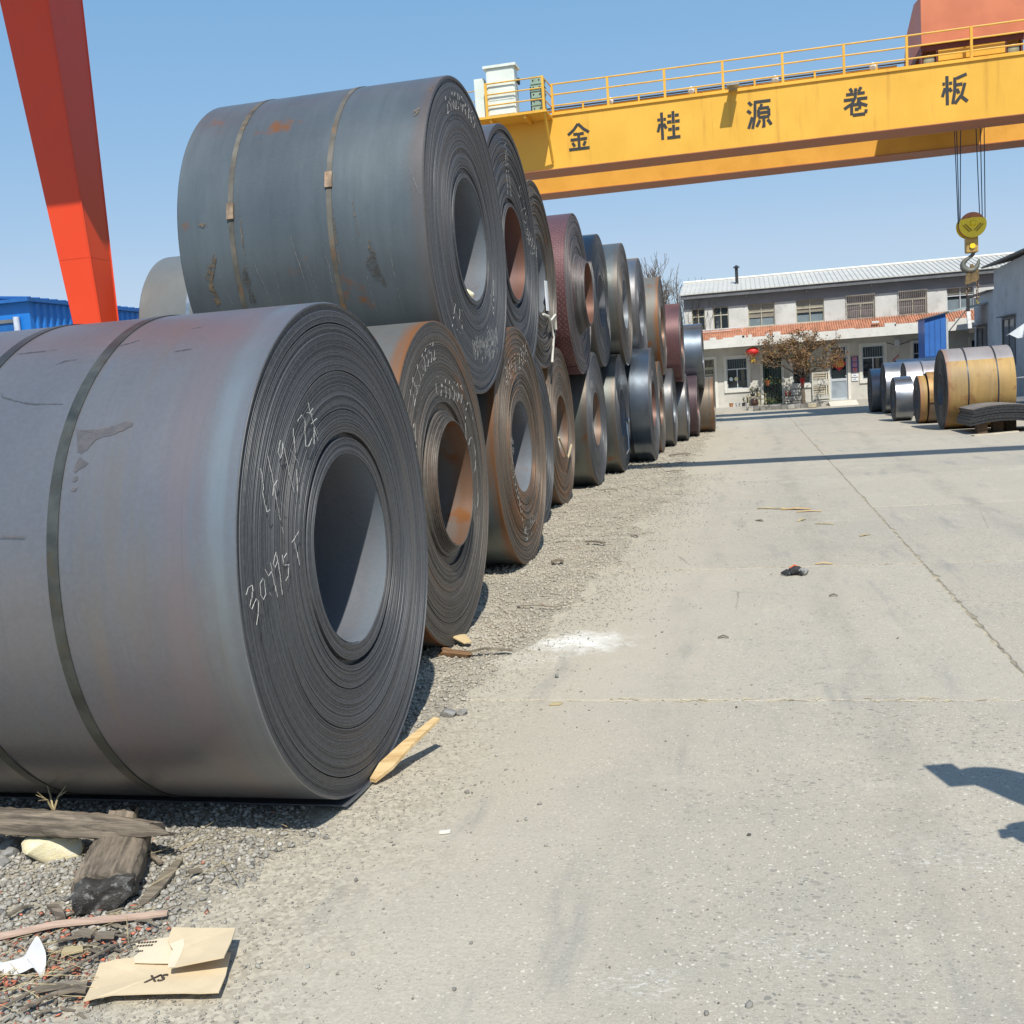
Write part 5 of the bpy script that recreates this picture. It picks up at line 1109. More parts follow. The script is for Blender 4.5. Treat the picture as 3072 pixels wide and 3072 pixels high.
for a_ in np.linspace(0, 6.28, 6)[:-1]: mb.tube([(.0,-.08,.93), (.07*math.cos(a_), -.1, .93+.07*math.sin(a_)), (.11*math.cos(a_+.4), -.09, .93+.11*math.sin(a_+.4))], [.02,.035,.012], 5)
mb.tube([(0,-.09,.9),(-.03,-.1,.78),(-.02,-.09,.70)], [.02,.02,.01], 5); mb.tube([(0,-.09,.9),(.04,-.1,.8)], [.02,.01], 5)
mb.ob("red_bow", simple("bow_red", (.42,.03,.03), .6), te, 50)
for i, (x, y, h, r) in enumerate(((-4.6, 56, 4.4, .11), (-3.4, 57, 3.4, .08), (-5.6, 55.5, 3.6, .08))):
    rg = random.Random(60+i); tips = []
    e = empty("bare_tree", (x, y, 0), ("tall leafless tree behind the office's left end", "shorter leafless tree close to the office's left corner", "leafless tree farthest left behind the stack")[i], "tree", "bare trees behind the office")
    mb = MB(); mb.tube([(0,0,0),(.03,0,h*.5),(0,0,h)], [r,r*.8,r*.6], 8)
    for k in range(7):
        a_ = rg.uniform(0, 6.28); branch(mb, Vector((0,0,h*rg.uniform(.6,1))), Vector((math.cos(a_)*.5, math.sin(a_)*.5, 1)), 1.5, r*.5, 3, rg, tips, .36, .22, 3, .1, .009)
    mb.ob("trunk", BARK, e, 60)
# dry creeper on the office's top left corner
rg = random.Random(9); tips = []
mb = MB()
for k in range(9):
    x = XL+rg.uniform(-.05, 1.1); branch(mb, Vector((x, WY-.04, rg.uniform(2.9,3.4))), Vector((rg.uniform(-.3,.3),0,1)), .7, .008, 2, rg, tips, .3, .2, 2, .14, .005)
o = mb.ob("dry_creeper", BARK); tag(o, "leafless creeper stems climbing the office's left end", "creeper")

# ------------------------------------------------------------------ blue booth, grey shed, left blue shed
BLU = simple("blue_panel", (.035,.15,.48), .5, 0, .1, 1.2, (.03,.1,.33), 2, .5)
bo = empty("blue_booth", (6.3, 38, 0), "narrow blue sheet metal booth with a slanted roof between the coils and the grey shed", "booth")
mb = MB(); mb.prism([(-.34,0),(.34,0),(.34,2.98),(-.34,2.84)], 0, 1.4, 'y'); mb.ob("wall", BLU, bo)
for xx in (-.2,-.02,.16):
    mb = MB(); mb.box(xx,xx+.015,-.012,0,.05,2.8); mb.ob("panel_seam", simple("blue_dark", (.03,.09,.28), .5) if xx < -.1 else bpy.data.materials["blue_dark"], bo)
mb = MB(); mb.box(-.34,.34,-.01,0,1.55,1.58); mb.ob("panel_seam", bpy.data.materials["blue_dark"], bo)
mb = MB(); mb.box(.341,.41,-.02,.06,0,2.8); mb.ob("corner_post", ALU, bo)
mb = MB(); mb.prism([(-.4,2.83),(.42,3.0),(.42,3.04),(-.4,2.87)], -.1, 1.5, 'y'); mb.ob("roof", GUT, bo)
mb = MB(); mb.prism([(.43,2.98),(1.75,3.22),(1.75,3.26),(.43,3.05)], -.05, 1.3, 'y'); mb.ob("side_awning", simple("awning_grey", (.36,.42,.44), .5), bo)
mb = MB(); mb.tube([(.42,0.,2.35),(1.0,0,3.05)], .02, 5); mb.ob("awning_strut", GUT, bo)
SHED = simple("shed_grey_blue", (.58,.60,.61), .55, .0, .06, 1.5, (.36,.35,.34), 2.5, .5)
sh = empty("grey_shed", (8.0, 34, 0), "tall grey corrugated metal shed with two windows along the right edge", "shed")
def panels(y0, y1, h0, h1):
    n = max(1, round((y1-y0)/.92)); st_ = (y1-y0)/n
    for i in range(n):
        a, c = y0+st_*i+.012, y0+st_*(i+1)-.012; mb = MB(); ht = h0+(h1-h0)*(i+.5)/n
        mb.box(0, .05, a-34, c-34, 0, ht)
        k = 6
        for q in range(k):
            yy = a+(c-a)*(q+.5)/k; mb.prism([(0.0005, yy-34-.03), (-.02, yy-34-.012), (-.02, yy-34+.012), (0.0005, yy-34+.03)], .02, ht-.01, 'z')
        mb.ob("wall_panel", SHED, sh)
panels(27.5, 37.2, 4.42, 4.22); panels(37.2, 40.3, 3.62, 3.5)
mb = MB(); mb.box(.06, 7, -6.5, 3.2, 0, 4.2); mb.box(.06, 7, 3.2, 6.3, 0, 3.45); mb.ob("inner_wall", SHED, sh)
mb = MB(); mb.prism([(-.35,4.30),(7,5.6),(7,5.66),(-.35,4.36)], -6.6, 3.35, 'y'); mb.ob("roof", simple("shed_roof_dark", (.16,.15,.13), .7, 0, .2, 2), sh)
mb = MB(); mb.prism([(-.2,3.55),(7,4.1),(7,4.15),(-.2,3.6)], 3.36, 6.4, 'y'); mb.ob("roof", bpy.data.materials["shed_roof_dark"], sh)
SFR = simple("shed_window_frame", (.20,.20,.195), .6)
for (ya, yb, za, zb_) in ((34.35, 35.95, 1.15, 2.6), (38.2, 39.75, 1.2, 2.48)):
    w = MB(); t = .07; ya -= 34; yb -= 34
    w.box(-.06,0,ya,yb,za,za+t); w.box(-.06,0,ya,yb,zb_-t,zb_); w.box(-.06,0,ya,ya+t,za+t,zb_-t); w.box(-.06,0,yb-t,yb,za+t,zb_-t); w.box(-.05,0,(ya+yb)/2-.03,(ya+yb)/2+.03,za+t,zb_-t)
    fr = w.ob("window", SFR, sh)
    w = MB(); w.box(-.025,-.021,ya+t,yb-t,za+t,zb_-t); w.ob("pane", GLASS, fr)
    w = MB(); w.box(-.2,-.03,ya-.1,yb+.1,zb_+.02,zb_+.06); w.ob("window_hood", SFR, fr)
tp = MB(); tp.add([(0,0,0),(.9,0,.35),(.9,.9,.3),(.1,.8,-.02),(.45,.1,.3),(.2,-.02,-.12),(.9,-.02,-.06)], [(0,4,1,2,3),(0,5,6,1,4)])
o = tp.ob("tarpaulin_awning", simple("tarp_pale", (.52,.56,.60), .7), None, None, (6.72, 29.6, 1.98)); sol = o.modifiers.new("s", 'SOLIDIFY'); sol.thickness = .01
tag(o, "pale grey tarpaulin corner jutting in at the right edge by the shed", "tarpaulin")
ct = empty("hand_cart", (6.35, 26.6, 0), "hand cart with bent tube handle half cut off by the right edge", "cart")
CT = simple("cart_tube", (.22,.23,.24), .5, .5)
mb = MB(); mb.tube([(-.22,0,.42),(-.22,0,.84),(-.17,0,.9),(.6,0,.93),(.65,0,.85),(.65,0,.42)], .022, 8); mb.ob("handle", CT, ct, 60)
mb = MB(); mb.box(-.25,.7,-.3,.9,.36,.42); mb.ob("deck", CT, ct)
for x in (-.15,.6):
    for y in (-.2,.8):
        mb = MB(); mb.lathe([(-.03,.03),(-.03,.16),(.03,.16),(.03,.03)], 14); o = mb.ob("wheel", BLK, ct, 40); o.location = (x,y,.16)
        mb = MB(); mb.box(x-.02,x+.02,y-.02,y+.02,.16,.37); mb.ob("caster_fork", CT, ct)
# blue shed far left
BS = simple("blue_shed_panel", (.012,.17,.56), .45, 0, .06, 1, (.01,.12,.42), 2, .4)
bs = empty("blue_shed", (-20, 26.4, 0), "bright blue ribbed metal shed low on the left behind the red crane leg", "shed")
mb = MB(); mb.box(-12, 0, .02, 18, 0, 4.9); mb.ob("wall", BS, bs)
mb = MB(); k = 60
for i in range(k):
    y = .25+i*.3; mb.prism([(0.0,y),(.05,y+.04),(.05,y+.11),(0.0,y+.15)], 0, 4.86, 'z')
mb.ob("wall_ribs", BS, bs)["kind"] = "stuff"
mb = MB(); mb.box(-12.2, .15, -.2, 18.2, 4.9, 5.0); mb.ob("roof_edge", simple("blue_roof", (.012,.1,.33), .5), bs)
mb = MB()
for i in range(46): mb.tube([(.1, i*.4, 5.0), (-12, i*.4, 6.1)], .05, 5)
mb.ob("roof_ribs", bpy.data.materials["blue_roof"], bs)["kind"] = "stuff"
mb = MB(); mb.box(-6,-.55,-.02,.02,0,4.35); mb.ob("door", simple("blue_door", (.01,.11,.36), .5), bs)
mb = MB(); mb.box(-6.2,-.5,-.06,.0,4.35,4.45); mb.ob("door_rail", GUT, bs)
mb = MB(); mb.tube([(-.38,-.08,0),(-.38,-.08,4.5)], .09, 8); mb.ob("downpipe", simple("pipe_pale", (.5,.55,.65), .5), bs, 60)

# ------------------------------------------------------------------ foreground odds and ends
def wood(name, base, dark, grain='x', sc_=1., rough=.8):
    m, nt, b = new_mat(name, base, rough)
    co = obj_co(nt); s = (4, 40, 40) if grain == 'x' else (40, 4, 40)
    n = noise(nt, vmul(nt, co, s), sc_, 6, .65, None, .4); n2 = noise(nt, co, 9, 4)
    c = mix(nt, ss(nt, n, .35, .68), dark, base); c = mix(nt, ss(nt, n2, .45, .8, 0, .5), c, tuple(v*.7 for v in base)); col_in(nt, b, c)
    bump(nt, b, n, .9, .006); return m
WOLD = wood("weathered_wood", (.27,.22,.165), (.075,.06,.046)); WPALE = wood("fresh_pine", (.66,.48,.25), (.46,.30,.13), sc_=.6); WGREY = wood("grey_wood", (.26,.22,.165), (.12,.10,.075))
def timber(mb, Ln, w, h, seg=26, jag=.012, taper=None, ragged=.05, crack=3, sd=0):
    """rough split timber along x: cross-section of 14 points with grooves that run along the grain"""
    rg = random.Random(sd); N = 14; g = [rg.uniform(-1,1) for _ in range(N)]
    for c_ in range(crack): g[rg.randrange(N)] = -2.2
    vs = []
    for i in range(seg+1):
        t = i/seg; s = taper(t) if taper else 1.
        for k in range(N):
            a = 2*PI*k/N+.2; ca, sa = math.cos(a), math.sin(a); m = max(abs(ca), abs(sa)); sq = 1/m*.8+.2
            rr_ = 1+jag*8*(g[k]*.35+rg.gauss(0,.25))
            x = t*Ln+(rg.uniform(-ragged, ragged) if i in (0, seg) else rg.uniform(-.2,.2)*Ln/seg)
            vs.append((x, ca*sq*w/2*rr_*s, sa*sq*h/2*rr_*s))
    fs = [tuple(range(N))[::-1], tuple(seg*N+k for k in range(N))]
    for i in range(seg):
        for k in range(N): fs.append((i*N+k, i*N+(k+1) % N, (i+1)*N+(k+1) % N, (i+1)*N+k))
    mb.add(vs, fs)
def place(o, loc, rz=0, ry=0, rx=0): o.location = loc; o.rotation_euler = (rx, ry, rz); return o
mb = MB(); timber(mb, 1.27, .075, .095, 40, .02, lambda t: 1.1-.25*t-.45*max(0, t-.8)/.2*.8, .05, 4, 3)
tag(place(mb.ob("weathered_beam", WOLD, None, 35), (-3.22, 2.93, .152), -.01, .018), "long split weathered timber lying across the block in front of the nearest coil", "timber")
blk = empty("timber_block", (-1.975, 2.60, 0), "short thick weathered timber block with a charred shiny end in the gravel", "timber", None, 1.98)
mb = MB(); timber(mb, .34, .195, .112, 16, .012, lambda t: 1.0-.06*abs(t-.3), .012, 3, 8); place(mb.ob("block_body", WOLD, blk, 35), (.055, 0, .058))
CHAR = simple("charred_wood", (.045,.042,.038), .45, 0, .6, 14, (.36,.36,.35), 34, 1., bmp=1.)
mb = MB(); timber(mb, .075, .185, .098, 6, .03, lambda t: .80+.2*min(1, t*1.6), .014, 4, 5); place(mb.ob("charred_end", CHAR, blk, 40), (-.012, -.004, .05))
mb = MB(); timber(mb, .08, .10, .05, 8, .008, None, .02, 2, 12); tag(place(mb.ob("broken_stub", WOLD, None, 30), (-2.24, 3.10, .03), 1.75, -.8), "broken upright timber stub behind the long weathered timber", "timber")
def rock(name, r, mat, sd, sub=3, rough=.22):
    bm = bmesh.new(); bmesh.ops.create_icosphere(bm, subdivisions=sub, radius=1.); rg = np.random.default_rng(sd)
    D = rg.normal(size=(16, 3)); D /= np.linalg.norm(D, axis=1)[:, None]; off = rg.uniform(.62, .98, 16)
    for v in bm.verts:
        p = np.array(v.co); k = min(1., min((o_/max(1e-6, d_ @ p)) for d_, o_ in zip(D, off) if d_ @ p > .05)); p = p*k
        p = p*(1+rough*.25*(vnoise(np.array(p[0]*2+9), np.array(p[1]*2+p[2]*3+9), 3., sd)-.5)); v.co = (p[0]*r[0], p[1]*r[1], p[2]*r[2])
    me = bpy.data.meshes.new(name); bm.to_mesh(me); bm.free(); me.materials.append(mat)
    me.polygons.foreach_set("use_smooth", [True]*len(me.polygons)); me.set_sharp_from_angle(angle=rad(28))
    o = bpy.data.objects.new(name, me); col0.objects.link(o); return o
LIME = simple("limestone", (.70,.62,.40), .9, 0, .12, 12, (.74,.72,.66), 18, .8, bmp=.6); GST = simple("grey_stone", (.22,.215,.205), .9, 0, .2, 12, bmp=.5)
tag(place(rock("limestone_rock", (.105,.075,.062), LIME, 4), (-2.40, 2.945, .035), .25, .15), "pale yellow limestone rock just in front of the weathered timber", "rock")
for k, (x, y, s) in enumerate(((-2.56, 2.93, .035), (-2.60, 2.99, .045), (-2.53, 2.86, .032))):
    tag(place(rock("grey_rock", (s, s*.8, s*.65), GST, 20+k), (x, y, .018), k), ("grey stone tucked against the left side of the limestone rock", "larger grey stone at the left frame edge by the limestone rock", "grey stone at the lower left of the limestone rock")[k], "rock", "grey stones beside the limestone rock")
tag(place(rock("bore_rock", (.085,.07,.05), LIME, 31), (-1.93, 7.16, 2.17), .4), "pale yellow stone lying in the bore of the top coil nearest the camera", "rock")
# flat strips and chips
def strip(name, P, w, th, mat, label, cat, group=None, z0=.016):
    mb = MB(); n = len(P); vs = []
    for i, p in enumerate(P):
        a = P[min(i+1, n-1)]; c_ = P[max(i-1, 0)]; d = Vector((a[0]-c_[0], a[1]-c_[1], 0)).normalized(); nn = Vector((-d.y, d.x, 0))
        ww = w[i] if isinstance(w, (list, tuple)) else w; zz = (p[2] if len(p) > 2 else z0)
        q = Vector((p[0], p[1], zz)); vs += [q-nn*ww/2, q+nn*ww/2, q+nn*ww/2+Vector((0,0,th)), q-nn*ww/2+Vector((0,0,th))]
    fs = [(0,1,2,3), tuple(4*(n-1)+k for k in (3,2,1,0))]
    for i in range(n-1):
        for k in range(4): fs.append((4*i+k, 4*(i+1)+k, 4*(i+1)+(k+1) % 4, 4*i+(k+1) % 4))
    mb.add(vs, fs); o = mb.ob(name, mat); return tag(o, label, cat, group)
PINK = wood("pinkish_lath", (.55,.40,.31), (.44,.31,.24), sc_=.5)
strip("wood_lath", [(-2.6,2.19,.02),(-2.178,2.408,.022),(-2.045,2.484,.026),(-1.888,2.531,.026),(-1.80,2.568,.02),(-1.745,2.592,.018)], [.03,.03,.031,.03,.03,.024], .007, PINK, "long pinkish wood lath lying across the gravel below the timber block", "wood strip")
strip("wood_slab", [(-1.858,2.645),(-1.868,2.72),(-1.885,2.83),(-1.90,2.925)], [.03,.045,.04,.02], .009, WGREY, "flat grey brown wood sliver right of the timber block", "wood strip")
plk = strip("pine_board", [(-1.485,3.64,.012),(-1.455,3.72,.042),(-1.40,3.84,.09),(-1.318,3.985,.145)], [.03,.075,.058,.034], .014, WPALE, "fresh yellow pine offcut propped up against the nearest coil's foot", "board")
names = ("grey wood sliver above the pinkish lath", "long thin dark twig reaching from the bottom edge towards the cardboard", "dark twig lying beside the brick red flakes in the corner", "short pale splinter above the cardboard flap", "dark narrow sliver right of the timber block's far end", "brown splinter left of the timber block near the frame edge", "thick grey stick just left of the cardboard's lower corner", "flat grey stick ending under the cardboard", "thin brown stick above the white torn cloth")
for k, (a, c_, w) in enumerate((((-2.136,2.586),(-2.047,2.511),.026),((-1.914,2.082),(-1.792,2.413),.009),((-1.853,2.089),(-1.789,2.195),.012),((-1.815,2.534),(-1.735,2.518),.007),((-2.103,2.991),(-1.948,2.889),.016),((-2.237,2.518),(-2.212,2.587),.014),((-1.80,2.17),(-1.734,2.188),.02),((-1.87,2.17),(-1.75,2.215),.02),((-1.98,2.40),(-1.868,2.458),.012))):
    strip("wood_stick", [(*a,.024),((a[0]+c_[0])/2+.006,(a[1]+c_[1])/2,.03),(*c_,.022)], w, w*.5, WGREY if k % 2 else WOLD, names[k], "stick", "sticks in the gravel")
for k, (x, y, s) in enumerate(((-1.915,2.44,.026),(-1.845,2.435,.026),(-1.893,2.35,.028),(-1.79,2.83,.022))):
    mb = MB(); mb.prism([(-s,-s*.6),(s,-s*.5),(s*.9,s*.55),(-s*.8,s*.6)], 0, .008, 'z'); o = place(mb.ob("wood_chip", WGREY if k != 2 else simple("chip_tan", (.42,.34,.2), .8)), (x, y, .03), .3*k, .15)
    tag(o, ("flat wood chip under the middle of the pinkish lath","flat wood chip between the lath and the cardboard scrap","tan wood chip above the white cloth","grey curled chip right of the timber block")[k], "wood chip", "chips in the gravel")
# cardboard sheets
CARD = simple("cardboard", (.60,.485,.32), .85, 0, .06, 7, (.52,.41,.26), 10, .4, bmp=.08); CARDL = simple("cardboard_light", (.66,.56,.41), .85, 0, .06, 9)
cb = empty("cardboard_sheet", (-1.57, 2.24, 0), "torn flat brown cardboard sheet printed XS at the bottom left", "cardboard")
def sheetpoly(P, z, th, mat, name, par, lift=None):
    mb = MB(); n = len(P); lf = lift or [0]*n
    cx, cy = sum(p[0] for p in P)/n, sum(p[1] for p in P)/n; cz = z+sum(lf)/n*.5
    vs = [(p[0]+1.57, p[1]-2.24, z+l) for p, l in zip(P, lf)]+[(cx+1.57, cy-2.24, cz)]
    vs += [(x, y, q-th) for x, y, q in vs]; m = n+1
    fs = [(i, (i+1) % n, n) for i in range(n)]+[(m+(i+1) % n, m+i, m+n) for i in range(n)]+[(m+i, m+(i+1) % n, (i+1) % n, i) for i in range(n)]
    mb.add(vs, fs); return mb.ob(name, mat, par)
sheetpoly([(-1.704,2.133),(-1.728,2.19),(-1.752,2.25),(-1.779,2.308),(-1.74,2.33),(-1.698,2.344),(-1.64,2.345),(-1.592,2.349),(-1.50,2.38),(-1.437,2.40),(-1.395,2.296),(-1.372,2.217),(-1.42,2.206),(-1.465,2.203),(-1.55,2.19),(-1.649,2.173),(-1.68,2.15)], .026, .004, CARD, "main_panel", cb, [.008,.002,0,.0,.003,.002,.002,0,.0,.0,.0,.003,.004,.004,.004,.004,.008])
sheetpoly([(-1.645,2.458),(-1.56,2.463),(-1.452,2.466),(-1.422,2.385),(-1.397,2.300),(-1.464,2.282),(-1.538,2.264),(-1.555,2.30),(-1.57,2.342),(-1.60,2.37),(-1.62,2.393),(-1.63,2.42)], .056, .004, CARD, "folded_flap", cb, [0,0,.004,.012,.018,.01,0,0,0,0,0,0])
sheetpoly([(-1.575,2.40),(-1.555,2.37),(-1.54,2.33),(-1.522,2.266),(-1.54,2.262),(-1.56,2.30),(-1.575,2.345),(-1.60,2.37)], .0585, .002, CARDL, "torn_paper_edge", cb)
sheetpoly([(-1.727,2.40),(-1.70,2.415),(-1.673,2.428),(-1.639,2.445),(-1.60,2.40),(-1.575,2.358),(-1.567,2.318),(-1.62,2.313),(-1.673,2.31),(-1.69,2.335),(-1.688,2.361)], .036, .003, CARDL, "torn_scrap", cb)
INK = simple("print_ink", (.06,.045,.035), .8)
xs_ = inst("printed_mark", text_mesh("printed_mark", "XS", .043, INK, .0014, .0004, .25), cb, (-.004, .012, .0300), (.0, .0, .28))
mb = MB()
for r_ in range(2):
    for k in range(7 if r_ == 0 else 6): T = Matrix.Translation((-.145+k*.0075+.012*r_-(.006 if r_ else 0), .160+k*.0018-.016*r_, .0375)) @ Matrix.Rotation(.22, 4, 'Z'); mb.box(-.0026,.0026,-.004,.004,0,.0006,T=T)
for k in range(4): T = Matrix.Translation((-.128+k*.0055, .118+k*.0014, .0375)) @ Matrix.Rotation(.22, 4, 'Z'); mb.box(-.0018,.0018,-.0035,.0035,0,.0006,T=T)
mb.ob("print_rows", INK, cb)["kind"] = "stuff"
# white torn cloth
cw = [(-2.12,2.285,.03),(-2.077,2.283,.035),(-2.045,2.28,.02),(-2.012,2.276,.03),(-1.991,2.300,.05),(-2.0,2.35,.085),(-1.975,2.335,.06),(-1.943,2.311,.045),(-1.92,2.275,.035),(-1.905,2.247,.02),(-1.904,2.227,.018),(-1.93,2.245,.05),(-1.95,2.245,.035),(-1.987,2.238,.02),(-2.041,2.239,.022),(-2.12,2.235,.025)]
mb = MB(); n = len(cw); c0 = (-1.985,2.272,.06); c1 = (-2.05,2.262,.045)
mb.add(cw+[c0, c1], [(i, i+1, n if 3 <= i <= 11 else n+1) for i in range(n-1)]+[(n-1,0,n+1),(3,n,n+1),(12,n+1,n)])
o = mb.ob("torn_cloth", simple("white_cloth", (.56,.56,.555), .8, 0, .06, 12), None, 60); sb = o.modifiers.new("s", 'SUBSURF'); sb.levels = sb.render_levels = 2; tag(o, "crumpled white torn plastic cloth at the bottom left edge", "cloth")
# straw
STR = simple("straw", (.44,.36,.20), .8, 0, .25, 9)
mb = MB()
for k in range(80):
    x, y = rng.gauss(-1.98,.12), rng.gauss(2.27,.09)
    if k > 58: y = rng.uniform(2.2,3.2); x = float(edge_x(y))-rng.uniform(.05,.9)
    a = rng.gauss(.5,.8); l = rng.uniform(.03,.12); z = float(gravel_z(np.array(x), np.array(y)))+rng.uniform(.012,.03)
    d = Vector((math.cos(a), math.sin(a), rng.uniform(-.1,.1)))*l; p = Vector((x,y,z)); mb.tube([p-d, p+Vector((0,0,.004)), p+d], .0009, 4, caps=False)
o = mb.ob("dry_straw", STR); tag(o, "dry straw strewn over the gravel corner", None, None, "stuff")
mb = MB()
for k in range(9):
    a = rng.uniform(0,6.28); p = Vector((-2.50,3.10,.10)); mb.tube([p, p+Vector((math.cos(a)*.02, math.sin(a)*.02, .05)), p+Vector((math.cos(a)*.05, math.sin(a)*.05, rng.uniform(.05,.1)))], [.004,.003,.001], 4)
tag(mb.ob("straw_tuft", STR), "little tuft of dry grass sticking up behind the weathered timber", "grass tuft")
# splinters on the lane, middle distance
spn = ("left end splinter of the straw coloured group on the lane","second splinter of the group on the lane","longest pale splinter in the group on the lane","splinter at the right end of the group on the lane","short brown splinter nearer than the group, left","short tan splinter nearer than the group, middle","thin tan splinter nearer than the group, right","pale splinter lying along the lane's cross joint","brown sliver lying left of the middle of the lane","olive sliver right of the glove","bent tan sliver near the lengthwise joint")
for k, (a, c_, w) in enumerate((((.049,11.519),(.25,11.45),.06),((.22,11.44),(.37,11.376),.05),((.30,11.36),(.60,11.31),.09),((.443,11.104),(.703,11.10),.05),((.029,10.599),(.097,10.52),.05),((.43,10.43),(.51,10.55),.05),((.578,10.203),(.745,10.132),.03),((.448,8.091),(.577,8.07),.03),((-.222,5.868),(-.162,5.864),.018),((.466,6.93),(.518,6.925),.018),((.903,9.353),(1.0,9.438),.03))):
    strip("wood_splinter", [(*a,.003),((a[0]+c_[0])/2,(a[1]+c_[1])/2+.01,.012),(*c_,.003)], [w*.5,w,w*.3], .006, WPALE if k in (2,3,7) else WGREY if k in (4,8,9) else STR, spn[k], "splinter", "splinters on the lane")
# sticks and scraps along the coil feet
ftn = ("dark stick on the gravel by the third ground coil","brown chip on the gravel under the third ground coil's rim","short dark stick by the edge of the lane near the fourth coil","pale stick at the green grey coil's foot","dark stick at the foot of the big blue coil","brown stick on the verge beyond the big blue coil","thin stick among the stones beside the second coil","last brown stick on the verge before the crane shadow")
for k, (x, y, a, l, w) in enumerate(((-1.42,9.3,-.5,.22,.03),(-1.6,8.35,.3,.10,.05),(-1.11,9.78,-.9,.12,.02),(-1.9,13.9,.2,.25,.03),(-1.6,17.3,.1,.35,.05),(-1.3,19.6,.4,.4,.06),(-1.45,6.7,-.2,.3,.012),(-1.15,16.2,.0,.3,.03))):
    z = float(gravel_z(np.array(x), np.array(y)))+.02
    strip("wood_stick", [(x-math.cos(a)*l/2, y-math.sin(a)*l/2, z),(x,y,z+.01),(x+math.cos(a)*l/2, y+math.sin(a)*l/2, z)], w, w*.4, WOLD if k % 3 else WGREY, ftn[k], "stick", "sticks by the coil feet")
tag(strip("cardboard_piece", [(-1.80,5.88,.03),(-1.74,5.80,.05),(-1.66,5.71,.03)], [.1,.09,.05], .006, simple("yellow_card", (.48,.36,.19), .8), "x", "cardboard"), "piece of yellowish card lying at the second ground coil's foot", "cardboard")
mb = MB(); timber(mb, .20, .05, .05, 10, .03, lambda t: 1-.4*t, .03, 3, 15); tag(place(mb.ob("wood_chunk", wood("brown_wood", (.27,.15,.07), (.09,.05,.025)), None, 35), (-1.76,5.52,.03), -.35), "splintered brown wood chunk in front of the second ground coil", "timber")
tag(strip("wood_stick", [(-1.62,5.47,.03),(-1.5,5.5,.05),(-1.36,5.56,.02)], .02, .01, WGREY, "grey stick beside the splintered brown wood chunk", "stick", "sticks by the coil feet"), "grey stick beside the splintered brown wood chunk", "stick")
mb = MB(); mb.prism([(-.02,-.006),(.018,-.008),(.022,.006),(-.018,.008)], 0, .008, 'z'); tag(place(mb.ob("cream_chip", TRIMW), (-1.073,3.232,.002), .4), "small cream chip alone on the concrete near the coil's shadow", "chip")
mb = MB(); mb.prism([(-.03,-.014),(.028,-.01),(.03,.012),(-.01,.016)], 0, .006, 'z'); tag(place(mb.ob("tan_chip", STR), (-.945,4.65,.002), .1), "tan leaf-like chip on the concrete beyond the pine offcut", "chip")
for k, (x, y, s) in enumerate(((-1.42,4.48,.045),(-1.36,4.50,.03),(-1.02,5.1,.016))):
    tag(place(rock("grey_rock", (s,s*.8,s*.6), GST, 50+k), (x,y,.012), k), ("larger grey stone just past the pine offcut's tip","smaller grey stone just past the pine offcut's tip","tiny stone alone on the concrete before the white lime spill")[k], "rock", "stones at the lane edge")
# dropped glove
gl = empty("work_glove", (.265, 7.69, 0), "crumpled black and grey work glove with an orange stripe lying on the lane", "glove")
gl.scale = (.8, .8, .8)
GB = simple("glove_black", (.018,.019,.022), .75, 0, .4, 30); GG = simple("glove_grey", (.22,.22,.21), .8, 0, .5, 60, (.03,.03,.03), 70, .8)
mb = MB(); pp, rr_ = spl([(-.02,0,.03),(.03,.01,.045),(.075,.0,.035)], [.035,.045,.03]); mb.tube([(p[0],p[1]*1.,p[2]) for p in pp], rr_, 10); mb.ob("palm", GB, gl, 60)
for k, (a, l) in enumerate(((2.75,.11),(3.1,.10),(3.45,.085),(3.8,.07),(5.2,.08))):
    p0 = Vector((.0 if k < 4 else .05, .02-.016*k if k < 4 else -.02, .025)); d = Vector((math.cos(a), math.sin(a)*.6, 0)); mb = MB(); mb.tube([p0, p0+d*l*.5+Vector((0,0,.016)), p0+d*l+Vector((0,0,-.012))], [.013,.012,.008], 8); mb.ob("finger", GB, gl, 60)
mb = MB(); pp, rr_ = spl([(.06,0,.035),(.10,-.01,.03),(.125,-.02,.018)], [.034,.036,.03]); mb.tube(pp, rr_, 10); mb.ob("cuff", GG, gl, 60)
mb = MB(); mb.tube([(-.025,.0,.066),(.02,.012,.09),(.05,.006,.079)], [.007,.009,.006], 6); mb.ob("orange_stripe", simple("glove_orange", (.62,.12,.03), .7), gl, 60)
# wire strap and tag dangling from the seventh ground coil, rope on the third top coil
wt = MB(); wt.tube([(-1.97,17.15,.82),(-1.955,17.1,.55),(-1.95,17.05,.35),(-1.96,16.85,.30)], .012, 5); tag(wt.ob("wire_strap", STRAP_B), "loose steel wire strap hanging out of the seventh ground coil", "strap")
wt = MB(); wt.lathe([(-.01,.001),(-.01,.05),(.01,.05),(.01,.001)], 12); tag(place(wt.ob("metal_tag", STRAP_B, None, 40), (-1.94,17.15,.83), .3), "small round tag at the bore of the seventh ground coil", "tag")
wt = MB(); wt.tube([(-2.22,11.7,2.30),(-2.19,11.85,2.28),(-2.2,12.05,2.22),(-2.21,12.2,2.05),(-2.21,12.0,1.76)], .014, 6); wt.tube([(-2.2,12.02,2.24),(-2.18,12.25,2.32),(-2.19,12.3,2.15)], .012, 5); tag(wt.ob("white_rope", simple("rope_white", (.6,.58,.52), .9), None, 60), "whitish rope tied through the bore of the brownish top coil", "rope")
wt = MB(); wt.box(-.004,.004,-.07,.07,-.17,.17); tag(place(wt.ob("white_tag", SWH), (-2.21,11.93,2.52), 0,0,.05), "white paper tag stuck on the brownish top coil's bore", "tag")
